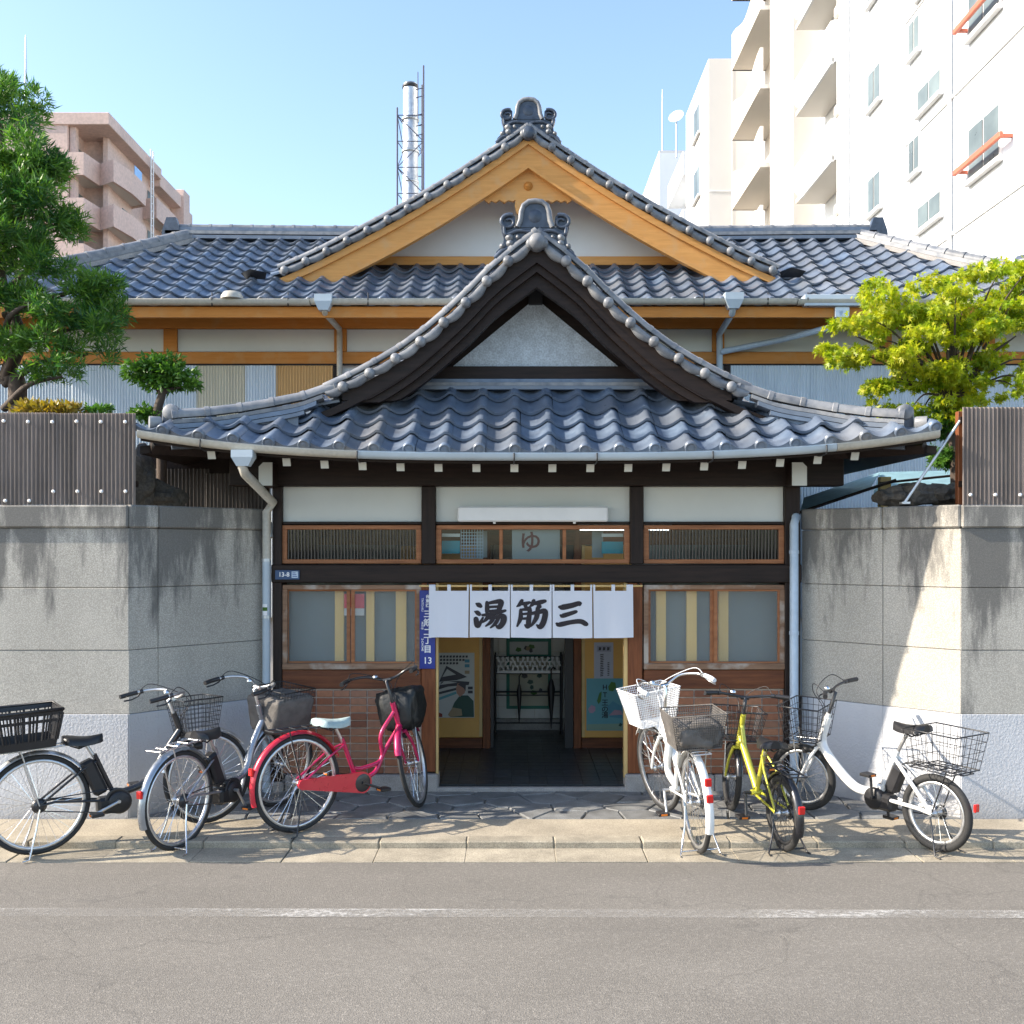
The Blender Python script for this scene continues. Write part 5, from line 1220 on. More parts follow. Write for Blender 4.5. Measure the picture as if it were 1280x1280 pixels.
lb = thing('apartment_block', 'white apartment block with wavy beige balconies in the middle of the row', 'building', (12, 30, 0))
X2 = 9.72; Dl = D_(X2, 965)
MB().box(X2, X2+9, CAMY+36.01, CAMY+Dl, 0, 30).build('body', M['bld_beige'] if False else M['bld_white'], lb)
MB().box(X2+1.0, X2+9, CAMY+Dl+.01, CAMY+46, 0, 30).build('recess', M['bld_beige'], lb)
MB().box(X2+.02, X2+3, CAMY+35.97, CAMY+36.0, 0, 30).build('end_wall', M['bld_beige'], lb)
MB().tube([(X2-.06, CAMY+Dl-.2, 0), (X2-.06, CAMY+Dl-.2, 30)], .06, 8).build('drain_pipe', M['bld_beige'], lb)
for k in range(-3, 6):
    zs = zz(961, 205, X2)+2.95*k; Da, Db = Dl+.1, 44.0
    cur = [(CAMY+Da+(Db-Da)*i/12, zs+1.0+.28*math.cos(2*PI*i/12)) for i in range(13)]
    o = MB().prism(cur+[(CAMY+Db, zs-.25), (CAMY+Da, zs-.25)], 'x', X2-.42, X2-.30).build('balcony', M['bld_beige'], lb)
    MB().box(X2-.3, X2+1.0, CAMY+Da, CAMY+Db, zs-.25, zs-.1).build('balcony_floor', M['bld_beige'], o)
    MB().box(X2-.40, X2+1.0, CAMY+Db-.1, CAMY+Db, zs-.25, zs+1.2).build('parapet_end', M['bld_beige'], o)
    far_window(lb, X2+1.0, Dl+.9, Dl+3.2, zs+.1, zs+2.0)
kb = thing('apartment_block', 'grey-white slab block with a flat top at the end of the row', 'building', (10, 40, 0))
X3 = 8.70; ztk = CAMZ+(686-73)*46/FPX
MB().box(X3, X3+8, CAMY+46.01, CAMY+52, 0, ztk).build('body', M['bld_grey'], kb)
MB().box(X3+.9, X3+8, CAMY+52.01, CAMY+58, 0, ztk-1).build('rear_body', M['bld_grey'], kb)
for xk in (X3+1.0,): MB().box(xk, xk+.04, CAMY+45.99, CAMY+46.0, 0, ztk).build('seam_moulding', M['bld_white'], kb)
for zk in (8.5, 11.6, 14.7, 17.8): MB().box(X3+.02, X3+7, CAMY+45.985, CAMY+46.005, zk, zk+.05).build('seam_moulding', M['bld_white'], kb)
for k in range(0, 6):
    zs = 6.5+2.9*k
    o = MB().box(X3-.1, X3+.9, CAMY+52.3, CAMY+57.5, zs-.2, zs+1.0).build('balcony', M['bld_white'], kb); far_window(kb, X3, 48, 49.6, zs+.3, zs+1.7)
jb = thing('apartment_block', 'small pale block beyond the row, left of the slab block', 'building', (10, 60, 0))
MB().box(FX(824, 56), 18, 56, 66, 0, FZ(188, 56)).build('body', M['bld_grey'], jb)
MB().box(FX(824, 56), FX(824, 56)+2, 55.96, 55.99, 3, FZ(192, 56)).build('end_wall', M['bld_white'], jb)
mast('thin antenna mast left of the satellite dish', 828, 112, 196, 56.5, .06)
t = thing('satellite_dish', 'round white satellite dish on a pole atop the far block', 'dish', W(845.5, 195, 55))
MB().tube([W(845.5, 197, 55), W(845.5, 150, 55)], .06, 8).build('pole', M['galv'], t)
dm = Matrix.Translation(W(845.5, 146, 54.8)) @ Matrix.Rotation(R(60), 4, 'X') @ Matrix.Rotation(R(-25), 4, 'Y')
MB().lathe([(.0, -.10), (.18, -.08), (.36, -.01), (.47, .07), (.48, .06), (.37, -.04), (.18, -.12), (0, -.14)], 20, dm).build('reflector', M['white_paint'], t)
MB().tube([dm @ Vector((0, -.46, .05)), dm @ Vector((0, -.1, .45))], .02, 5).build('feed_arm', M['galv'], t)
# ------------------------------------------------------------------ bicycles
def V3(x, z, y=0.): return Vector((x, y, z))
def fin(mb, T, name, mat, parent, **k):
    if T is not None: mb.v = [tuple(T @ Vector(v)) for v in mb.v]
    return mb.build(name, mat, parent, **k)
def bike_wheel(b, cx, Rw, T, tyre_w, tyre, rim, hubm=None, dark_spokes=False):
    RY_ = Matrix.Translation((cx, 0, Rw)) @ Matrix.Rotation(R(90), 4, 'X')
    rr = Rw-tyre_w*2
    w = fin(MB().lathe([(rr-.018, -.008), (rr-.012, -.012), (rr+.004, -.012), (rr+.006, 0), (rr+.004, .012), (rr-.012, .012), (rr-.018, .008), (rr-.018, -.008)], 40, RY_), T, 'wheel', rim, b)
    prof_ = [(Rw-tyre_w+tyre_w*math.cos(a), tyre_w*.95*math.sin(a)) for a in [2*PI*i/10 for i in range(11)]]
    fin(MB().lathe(prof_, 44, RY_), T, 'tyre', tyre, w)
    sp = MB()
    for i in range(32):
        a = 2*PI*i/32; s = .028 if i % 2 else -.028; a2 = a+(.55 if (i//2) % 2 else -.55)
        sp.tube([RY_ @ Vector((.022*math.cos(a2), .022*math.sin(a2), s)), RY_ @ Vector(((rr-.012)*math.cos(a), (rr-.012)*math.sin(a), s*.15))], .0016, 3, False)
    fin(sp, T, 'spokes', M['black_metal'] if dark_spokes else M['chrome'], w)
    fin(MB().lathe([(.009, -.06), (.009, -.04), (.026, -.036), (.026, -.026), (.014, -.02), (.014, .02), (.026, .026), (.026, .036), (.009, .04), (.009, .06)], 12, RY_), T, 'hub', hubm or M['alu'], w)
    return w
def mudguard(b, cx, Rw, a0, a1, w, T, mat):
    rows = []
    for i in range(25):
        a = R(a0+(a1-a0)*i/24); row = []
        for f, d in ((-1, -.016), (-.7, .0), (0, .006), (.7, 0), (1, -.016)):
            rr = Rw+.022+d; row.append((cx+rr*math.cos(a), f*w/2, Rw+rr*math.sin(a)))
        rows.append(row)
    return fin(MB().grid(rows), T, 'mudguard', mat, b)
def wire_basket(b, x0, x1, zt, zb, wt, wb, mat, T, step=.035, inset=.04, r=.0022, name='basket', rim=.005):
    def ring(z):
        f = (z-zb)/(zt-zb); ix = inset*(1-f); w = wb+(wt-wb)*f
        return [Vector((x0+ix, -w, z)), Vector((x1-ix, -w, z)), Vector((x1-ix, w, z)), Vector((x0+ix, w, z))]
    mb = MB(); n = max(3, int((zt-zb)/step))
    for k in range(n+1):
        rg = ring(zb+(zt-zb)*k/n); mb.tube(rg+[rg[0]], rim if k in (0, n) else r, 5 if k in (0, n) else 4, False)
    lo, hi = ring(zb), ring(zt)
    for e in range(4):
        a0, a1, b0, b1 = lo[e], lo[(e+1) % 4], hi[e], hi[(e+1) % 4]; m = max(3, int((b1-b0).length/step))
        for k in range(m+1): mb.tube([a0.lerp(a1, k/m), b0.lerp(b1, k/m)], r, 4, False)
    m = max(3, int((x1-x0)/step))
    for k in range(1, m): mb.tube([lo[0].lerp(lo[1], k/m), lo[3].lerp(lo[2], k/m)], r, 4, False)
    m = max(3, int(2*wb/step))
    for k in range(1, m): mb.tube([lo[0].lerp(lo[3], k/m), lo[1].lerp(lo[2], k/m)], r, 4, False)
    return fin(mb, T, name, mat, b)
def slat_basket(b, x0, x1, zt, zb, wt, wb, mat, T):
    def ring(z, g=0):
        f = (z-zb)/(zt-zb); ix = .05*(1-f)+g; w = wb+(wt-wb)*f-g
        return [Vector((x0+ix, -w, z)), Vector((x1-ix, -w, z)), Vector((x1-ix, w, z)), Vector((x0+ix, w, z))]
    mb = MB()
    for z0, z1 in ((zt-.03, zt), (zt-.075, zt-.055), (zb, zb+.055)):
        a, c = ring(z0), ring(z1); mb.grid([a+[a[0]], c+[c[0]]], False); a, c = ring(z0, .006), ring(z1, .006); mb.grid([a+[a[0]], c+[c[0]]], False)
    lo, hi = ring(zb+.05), ring(zt-.02)
    for e in range(4):
        a0, a1, b0, b1 = lo[e], lo[(e+1) % 4], hi[e], hi[(e+1) % 4]; m = max(4, int((b1-b0).length/.022)); 
        for k in range(m+1):
            if k % 4 == 3: continue
            rr = .0045 if k % 4 != 0 else .008; mb.tube([a0.lerp(a1, k/m), b0.lerp(b1, k/m)], rr, 4, False)
    mb.tube([p+Vector((0, 0, .004)) for p in ring(zt)]+[ring(zt)[0]+Vector((0, 0, .004))], .011, 6)
    mb.add(ring(zb), [(0, 1, 2, 3)])
    return fin(mb, T, 'rear_basket' if x0 < .2 else 'basket', mat, b)
def soft_box(b, x0, x1, z0, z1, w0, w1, mat, T, name, lump=.012, seed=1, round_=4.):
    rn = random.Random(seed); mb = MB(); rows = []; nu, nv = 28, 14; ph = [rn.uniform(0, 6) for _ in range(6)]
    for j in range(nv+1):
        v = -PI/2+PI*j/nv; row = []
        for i in range(nu+1):
            u = 2*PI*i/nu
            def sp(c, e): return math.copysign(abs(c)**e, c)
            e = 2/round_; cx = sp(math.cos(v), e)*sp(math.cos(u), e); cy = sp(math.cos(v), e)*sp(math.sin(u), e); cz = sp(math.sin(v), e)
            f = (cz+1)/2; w = w0+(w1-w0)*f
            l_ = lump*(math.sin(5*u+ph[0])*math.sin(3*v+ph[1])+.6*math.sin(9*u+ph[2]+4*v)+.5*math.sin(13*v+ph[3]+2*u))
            row.append(((x0+x1)/2+cx*((x1-x0)/2+l_), cy*(w+l_), (z0+z1)/2+cz*((z1-z0)/2+l_*.5)))
        rows.append(row)
    return fin(mb.grid(rows), T, name, mat, b)
def saddle(b, x, z, mat, big=1.0, cover=None):
    rows = []
    for i in range(13):
        f = i/12; xx = x-.13*big+.26*big*f; w = (.095*(1-f**1.3)+.022*f**.5+.006)*big if f < .98 else .012
        w = w*min(1, (f*9)**.5+.35); top = z+.008*math.cos(f*5.2)-.014*f
        row = []
        for k in range(11):
            a = PI*k/10; row.append((xx, w*math.cos(a), top-.05+.055*math.sin(a)**.7))
        rows.append(row)
    mb = MB().grid(rows); mb.add(rows[0], [list(range(11))]); mb.add(rows[-1], [list(range(11))]); mb.add([r[0] for r in rows]+[r[-1] for r in rows[::-1]], [list(range(26))])
    o = fin(mb, None, 'saddle', mat, b)
    sp = MB()
    for s in (-1, 1): sp.tube([(x-.09*big, .04*s, z-.055), (x-.03, .025*s, z-.085), (x+.08, .012*s, z-.055)], .006, 6)
    fin(sp, None, 'saddle_rails', M['black_metal'], o)
    return o
BIKEG = 'bicycles parked at the bathhouse entrance'
def bike(label, rear, front, Rw, c):
    rear, front = Vector(rear), Vector(front); h = front-rear; L = h.length; xh = h.normalized(); yh = Vector((0, 0, 1)).cross(xh).normalized(); zh = xh.cross(yh)
    Mx = Matrix((xh, yh, zh)).transposed().to_4x4(); Mx.translation = rear
    if c.get('lean'): Mx = Mx @ Matrix.Rotation(R(c['lean']), 4, 'X')
    b = bpy.data.objects.new('bicycle', None); COL.objects.link(b); b.matrix_world = Mx; ORIG[b] = Vector((0, 0, 0)); b.empty_display_size = .2
    tag(b, label, 'bicycle', BIKEG)
    fm, gm_ = c['frame'], c.get('guard', c['frame']); tyre = c.get('tyre', M['rubber']); rim = c.get('rim', M['alu']); tw = c.get('tw', .018)
    small = Rw < .3
    bb = V3(.45, .27) if small else V3(.50, .285); st = V3(bb.x-.125, .60); sz = c['saddle_z']
    hb = V3(L-.14, .54) if small else V3(L-.16, .63); ht = V3(L-.215, .77) if small else V3(L-.225, .82)
    ax = (ht-hb).normalized(); T = Matrix.Translation(hb) @ Matrix.Rotation(R(c.get('steer', 0)), 4, ax) @ Matrix.Translation(-hb)
    bike_wheel(b, 0, Rw, None, tw, tyre, rim, dark_spokes=c.get('dark')); bike_wheel(b, L, Rw, T, tw, tyre, rim, dark_spokes=c.get('dark'))
    if gm_:
        mudguard(b, 0, Rw, 25, 198, .058, None, gm_); mudguard(b, L, Rw, 35, 165, .055, T, c.get('fguard', gm_))
    # frame
    f = MB(); k = c['type']; r = .0165
    if k == 'loop':
        f.tube(catmull([ht-ax*.05, V3(L-.34, .60), V3(bb.x+.22, .42), V3(bb.x+.05, .375), V3(bb.x-.03, .385)], 6), .0145, 10)
        f.tube(catmull([hb+ax*.02, V3(L-.30, .48), V3(bb.x+.16, .33), bb], 6), .017, 10)
    elif k == 'low':
        f.tube(catmull([hb+ax*.08, V3(L-.30, .56), V3(bb.x+.2, .375), bb+Vector((.02, 0, .035))], 6), .026, 12)
    elif k == 'beam':
        f.tube([hb+ax*.07, V3(bb.x+.06, .36), bb+Vector((0, 0, .03))], .026, 12)
        f.tube([hb+ax*.17, hb+ax*.02+Vector((-.12, 0, -.06))], .018, 8)
    elif k == 'u':
        f.tube(catmull([ht-ax*.02, hb+ax*.02+Vector((-.02, 0, 0)), V3(L-.28, .42), V3(bb.x+.22, .295), V3(bb.x+.08, .285), V3(bb.x+.0, .33)], 7), [.030+.004*math.sin(i/35*PI) for i in range(36)], 14)
    f.tube([hb-ax*.01, ht+ax*.015], .021, 12)
    f.tube([bb, st+(st-bb).normalized()*.02], .0165 if k != 'u' else .022, 10)
    for s in (-1, 1):
        f.tube([bb+Vector((-.03, .03*s, 0)), V3(.10, Rw+.01, .05*s), V3(0, Rw, .055*s)], .009 if k != 'u' else .014, 8)
        f.tube([st+Vector((0, .02*s, -.03)), V3(st.x-.1, (st.z+Rw)/2+.06, .045*s), V3(0, Rw, .055*s)], .008 if k != 'u' else .014, 8)
    f.tube([bb+Vector((0, -.04, 0)), bb+Vector((0, .04, 0))], .022, 10)
    fin(f, None, 'frame', fm, b)
    # fork, stem, handlebar
    fk = MB(); cr = hb-ax*.03
    for s in (-1, 1): fk.tube(catmull([cr+Vector((0, .035*s, 0)), V3(L-.075, Rw+.16, .05*s), V3(L-.02, Rw+.05, .052*s), V3(L, Rw, .052*s)], 4), [.013]*4+[.011]*5+[.009]*4, 8)
    fk.tube([cr+Vector((0, -.045, 0)), cr+Vector((0, .045, 0))], .014, 8); fin(fk, T, 'fork', c.get('fork', fm), b)
    hs = ht+ax*(c['bar_z']-ht.z)/ax.z; fin(MB().tube([ht, hs, hs+Vector((.03, 0, .008))], .0125, 10).tube([hs+Vector((.03, -.03, .008)), hs+Vector((.03, .03, .008))], .016, 8), T, 'stem', c.get('bar', M['alu']), b)
    g0 = hs+Vector((.03, 0, .008))
    if c.get('flat'): side = lambda s: [g0, g0+Vector((.0, .10*s, .015)), g0+Vector((-.03, .20*s, .03)), g0+Vector((-.07, .30*s, .03))]
    else: side = lambda s: [g0, g0+Vector((.03, .07*s, .015)), g0+Vector((.02, .16*s, .05)), g0+Vector((-.07, .245*s, .055)), g0+Vector((-.19, .275*s, .04)), g0+Vector((-.26, .27*s, .03))]
    hbm = MB()
    for s in (-1, 1): hbm.tube(catmull(side(s), 5), .0105, 8)
    ho = fin(hbm, T, 'handlebar', c.get('bar', M['alu']), b)
    for s in (-1, 1):
        p = catmull(side(s), 5); n_ = 5 if c.get('flat') else 8
        fin(MB().tube(p[-n_:]+[p[-1]+(p[-1]-p[-2]).normalized()*.012], .0165, 10), T, 'grip', c.get('grip', M['black_plastic']), ho)
        q = p[-n_-1]; d = (p[-1]-p[-n_]).normalized(); fwd = Vector((.05, 0, -.02)) if c.get('flat') else Vector((.0, .03*s, -.045))
        fin(MB().tube([q, q+fwd*.7+d*.015, q+fwd+d*.06, q+fwd*.9+d*.12], .006, 6).tube([q-d*.012, q+d*.012], .017, 8), T, 'brake_lever', c.get('lever', M['black_metal']), ho)
    cb = MB()                                               # brake cables looping to the frame
    for s in (-1, 1):
        p = catmull(side(s), 5); q = p[-8 if not c.get('flat') else -6]
        cb.tube(catmull([q, q+Vector((.10, -.04*s, .05)), g0+Vector((.13, .03*s, -.02)), g0+Vector((.06, .02*s, -.16)), hb+Vector((.02, .03*s, -.02))], 6), .0032, 5)
    fin(cb, T, 'brake_cables', c.get('cable', M['black_plastic']), b)
    fin(MB().lathe([(0, .022), (.012, .02), (.022, .008), (.023, 0)], 12, Matrix.Translation(g0+Vector((.0, .09, .035)))), T, 'bell', M['chrome'], ho)
    # saddle and post
    sx = bb.x-.125-(sz-.60)*.36
    fin(MB().tube([st-(st-bb).normalized()*.05, V3(sx, sz-.07)], .0125, 10), None, 'seat_post', M['alu'], b)
    saddle(b, sx-.02, sz, c.get('saddle_m', M['black_plastic']), c.get('saddle_k', 1.0))
    # crank, chain case, pedals
    ca = c.get('crank', 20); cm = MB()
    cv = Vector((math.cos(R(ca)), 0, math.sin(R(ca))))*.165
    for s in (-1, 1): cm.tube([bb+Vector((0, .085*s, 0)), bb+Vector((0, .092*s, 0))+cv*(-s)], .010, 8)
    cm.tube([bb+Vector((0, -.095, 0)), bb+Vector((0, .095, 0))], .012, 8); co = fin(cm, None, 'crank', c.get('crank_m', M['alu']), b)
    for s in (-1, 1):
        p = bb+Vector((0, .12*s, 0))+cv*(-s); pm = MB().box(p.x-.042, p.x+.042, p.y-.042, p.y+.042, p.z-.011, p.z+.011, .004)
        po = fin(pm, None, 'pedal', M['black_plastic'], co)
        for e in (-1, 1): fin(MB().box(p.x+e*.0425-.002, p.x+e*.0425+.002, p.y-.022, p.y+.022, p.z-.006, p.z+.006), None, 'reflector', M['orange_lens'], po)
    if c.get('case'):
        pts = []; r0, r1 = .036, .078
        for i in range(15): a = R(80+200*i/14); pts.append((0+r0*math.cos(a), Rw+r0*math.sin(a)))
        for i in range(15): a = R(-85+170*i/14); pts.append((bb.x+r1*math.cos(a), bb.z+r1*math.sin(a)))
        cs = fin(MB().prism(pts, 'y', -.078, -.050, True), None, 'chain_case', c['case'], b)
        fin(MB().lathe([(.0, .004), (.056, .004), (.066, 0)], 20, Matrix.Translation(bb+Vector((0, -.0785, 0))) @ Matrix.Rotation(R(90), 4, 'X')), None, 'chain_disc', M['black_metal'], cs)
    else:
        fin(MB().lathe([(.06, -.002), (.085, -.002), (.088, 0), (.085, .002), (.06, .002), (.06, -.002)], 28, Matrix.Translation(bb+Vector((0, -.05, 0))) @ Matrix.Rotation(R(90), 4, 'X')), None, 'chainring', M['black_metal'], co)
        ch_ = MB().tube([(0, -.05, Rw+.035), (bb.x, -.05, bb.z+.087)], .004, 4).tube([(0, -.05, Rw-.035), (bb.x, -.05, bb.z-.087)], .004, 4); fin(ch_, None, 'chain', M['black_metal'], b)
        fin(MB().lathe([(.0, -.012), (.04, -.012), (.05, -.004), (.03, .004), (.02, .012)], 16, Matrix.Translation((0, -.05, Rw)) @ Matrix.Rotation(R(90), 4, 'X')), None, 'sprocket', M['black_metal'], b)
    if c.get('motor'):
        fin(MB().lathe([(0, -.062), (.066, -.06), (.078, -.05), (.08, .05), (.066, .06), (0, .062)], 20, Matrix.Translation(bb+Vector((.015, 0, -.015))) @ Matrix.Rotation(R(90), 4, 'X')).box(bb.x-.13, bb.x+.04, -.055, .055, bb.z-.085, bb.z+.03, .02), None, 'motor', M['black_plastic'], b)
        dd = (st-bb).normalized(); ang = math.atan2(dd.x, dd.z); Mb = Matrix.Translation(bb+dd*.06+Vector((-.075, 0, .0))) @ Matrix.Rotation(ang, 4, 'Y')
        fin(MB().box(-.045, .05, -.042, .042, 0, .26 if not small else .20, .018, M=Mb), None, 'battery', c.get('bat', M['black_plastic']), b)
    # rear rack, stand, lights
    rk = MB(); rz = 2*Rw+.045
    for s in (-1, 1): rk.tube([(.20, .05*s, rz), (-.22, .06*s, rz)], .0065, 6); rk.tube([(-.10, .06*s, rz), (0, .06*s, Rw)], .005, 6); rk.tube([(.20, .05*s, rz), (.26, .02*s, rz-.03)], .006, 6)
    for x in (.16, .06, -.04, -.14, -.22): rk.tube([(x, -.06, rz), (x, .06, rz)], .005, 6)
    fin(rk, None, 'rear_rack', c.get('rack', M['alu']), b)
    sd = MB()
    for s in (-1, 1): sd.tube([(.0, .07*s, Rw-.02), (-.03, .085*s, Rw*.55), (-.085, .135*s, .012), (-.13, .14*s, .008)], .0065, 6)
    sd.tube([(-.07, -.125, .03), (-.07, .125, .03)], .006, 6); fin(sd, None, 'kickstand', c.get('stand', M['chrome']), b)
    aR = R(160); rp_ = Vector((-(Rw+.03)*math.cos(R(20)), 0, Rw+(Rw+.03)*math.sin(R(20))))
    for dz_ in ((0.0,) if not c.get('two_ref') else (.0, .10)):
        q = rp_+Vector((-.006+dz_*.22, 0, dz_)); fin(MB().box(q.x-.014, q.x+.006, -.022, .022, q.z-.026, q.z+.026, .008), None, 'reflector', M['red_lens'], b)
    lp = hb+Vector((.10, .0, -.06)); fin(MB().lathe([(0, -.035), (.018, -.03), (.028, .0), (.03, .025), (0, .028)], 12, Matrix.Translation(lp) @ Matrix.Rotation(R(90), 4, 'Y')).tube([hb, lp], .006, 5), T, 'headlamp', M['black_plastic'], b)
    # baskets
    for kind, a in c.get('baskets', []):
        if kind == 'wire': wire_basket(b, T=T if a.pop('front', True) else None, **a)
        elif kind == 'slat': slat_basket(b, T=None, **a)
        elif kind == 'soft': soft_box(b, T=T if a.pop('front', True) else None, **a)
    if any(kk == 'wire' for kk, _ in c.get('baskets', [])) or c.get('bsk_stay'):
        fin(MB().tube([hb+Vector((.03, -.05, .02)), hb+Vector((.2, -.06, .01))], .006, 5).tube([hb+Vector((.03, .05, .02)), hb+Vector((.2, .06, .01))], .006, 5).tube([V3(L, Rw, .06), V3(L+.05, .63, .06)], .005, 5).tube([V3(L, Rw, -.06), V3(L+.05, .63, -.06)], .005, 5), T, 'basket_stay', M['alu'], b)
    for o_ in c.get('extra', []): o_(b, T, L, bb, hb)
    return b
def paint(name, col, coat=.6, metal=.25, rough=.3): return mk(name, col, rough, metal=metal, var=.05, vs=20, space='obj', coat=coat)
pink = paint('pink_enamel', (.48, .012, .09)); redp = paint('red_enamel', (.55, .02, .045)); whitep = paint('white_enamel', (.78, .78, .76), metal=0); lime = paint('lime_enamel', (.52, .50, .05)); silver = paint('silver_enamel', (.33, .36, .40), metal=.7)
blackp = paint('black_enamel', (.015, .016, .02)); greyc = mk('grey_cover', (.12, .11, .10), .85, var=.25, vs=14, bmp=.6, bs=30, space='obj'); whitecov = mk('saddle_cover', (.42, .52, .50), .5, var=.15, vs=25, bmp=.4, bs=40, space='obj')
wwire = mk('white_wire', (.72, .74, .76), .4, var=.05, space='obj'); bagm = mk('black_bag', (.010, .012, .012), .5, var=.3, vs=15, bmp=.5, bs=25, space='obj')
GZ = -.044                                                 # gutter level
G = lambda px, D, z: ((px-640)*D/FPX, D+CAMY, z)
bike('black electric bicycle with a large slatted rear basket, leftmost by the wall', G(50, 6.96, GZ), G(262, 7.60, .0), .335,
     dict(type='low', frame=blackp, guard=M['alu'], saddle_z=.76, bar_z=.93, motor=True, steer=8, crank=200, dark=False, crank_m=M['alu'], rack=M['alu'],
          baskets=[('slat', dict(x0=-.33, x1=.15, zt=.98, zb=.735, wt=.19, wb=.15, mat=M['black_plastic'])), ('wire', dict(x0=.93, x1=1.22, zt=.92, zb=.66, wt=.17, wb=.13, mat=M['black_metal'], step=.03))]))
bike('silver electric bicycle with a grey covered front basket, behind the pink one', G(225, 7.085, GZ), G(350, 8.08, .0), .335,
     dict(type='low', frame=silver, guard=silver, saddle_z=.76, bar_z=.96, motor=True, steer=-12, crank=-60,
          baskets=[('soft', dict(x0=.90, x1=1.28, z0=.60, z1=.89, w0=.15, w1=.20, mat=greyc, name='basket_cover', lump=.008, seed=4, round_=7.)), ('wire', dict(x0=.96, x1=1.27, zt=.93, zb=.62, wt=.19, wb=.14, mat=M['black_metal'], step=.03))]))
bike('pink step-through bicycle with a black bag in its basket', G(372, 7.34, 0), G(521, 8.05, 0), .345,
     dict(type='loop', frame=pink, guard=redp, fguard=pink, fork=pink, case=redp, saddle_z=.775, bar_z=1.0, steer=40, crank=-22, saddle_m=whitecov, saddle_k=1.12, bar=M['black_metal'], crank_m=M['black_metal'], stand=M['black_metal'], rack=M['black_metal'], bsk_stay=True,
          baskets=[('soft', dict(x0=.86, x1=1.24, z0=.60, z1=.93, w0=.12, w1=.19, mat=bagm, name='bag', lump=.014, seed=9, round_=4.))]))
bike('white city bicycle with a white front basket, right of the doorway', G(871, 7.03, GZ), G(827, 7.97, 0), .335,
     dict(type='low', frame=whitep, guard=whitep, rim=M['alu'], tyre=M['tan_rubber'] if False else M['rubber'], saddle_z=.76, bar_z=1.0, steer=14, crank=60, bar=M['chrome'], grip=wwire, lever=M['chrome'], cable=wwire, two_ref=True, lean=-3,
          baskets=[('wire', dict(x0=.80, x1=1.12, zt=.95, zb=.68, wt=.19, wb=.14, mat=wwire, step=.016, inset=.05)), ('wire', dict(x0=-.20, x1=.13, zt=.965, zb=.735, wt=.185, wb=.15, mat=greyc, step=.016, name='rear_basket', front=False)),
                   ('soft', dict(x0=-.18, x1=.10, z0=.74, z1=.90, w0=.14, w1=.16, mat=greyc, name='basket_cover', front=False, lump=.016, seed=5, round_=5.))]))
bike('lime green small-wheel bicycle between the two white bicycles', G(978, 7.06, GZ), G(913, 7.98, 0), .255,
     dict(type='beam', frame=lime, guard=blackp, tw=.024, saddle_z=.70, bar_z=.90, steer=-10, crank=75, flat=True, bar=M['black_metal'], stand=M['black_metal'], rack=M['black_metal'], crank_m=M['black_metal'], rim=M['black_metal'], dark=True,
          baskets=[('wire', dict(x0=.72, x1=1.02, zt=.79, zb=.57, wt=.18, wb=.14, mat=M['black_metal'], step=.04))]))
bike('white curved-frame electric bicycle with a black wire rear basket', G(1169, 7.03, GZ), G(1003, 7.96, 0), .262,
     dict(type='u', frame=whitep, guard=None, tw=.027, saddle_z=.83, bar_z=.95, motor=True, steer=18, crank=-95, flat=True, bar=M['black_metal'], stand=M['black_metal'], rack=M['black_metal'], crank_m=M['black_metal'], bat=M['black_plastic'],
          baskets=[('wire', dict(x0=-.24, x1=.15, zt=.83, zb=.575, wt=.19, wb=.16, mat=M['black_metal'], step=.055, name='rear_basket', front=False)), ('wire', dict(x0=.92, x1=1.24, zt=.84, zb=.58, wt=.18, wb=.14, mat=M['black_metal'], step=.045))]))
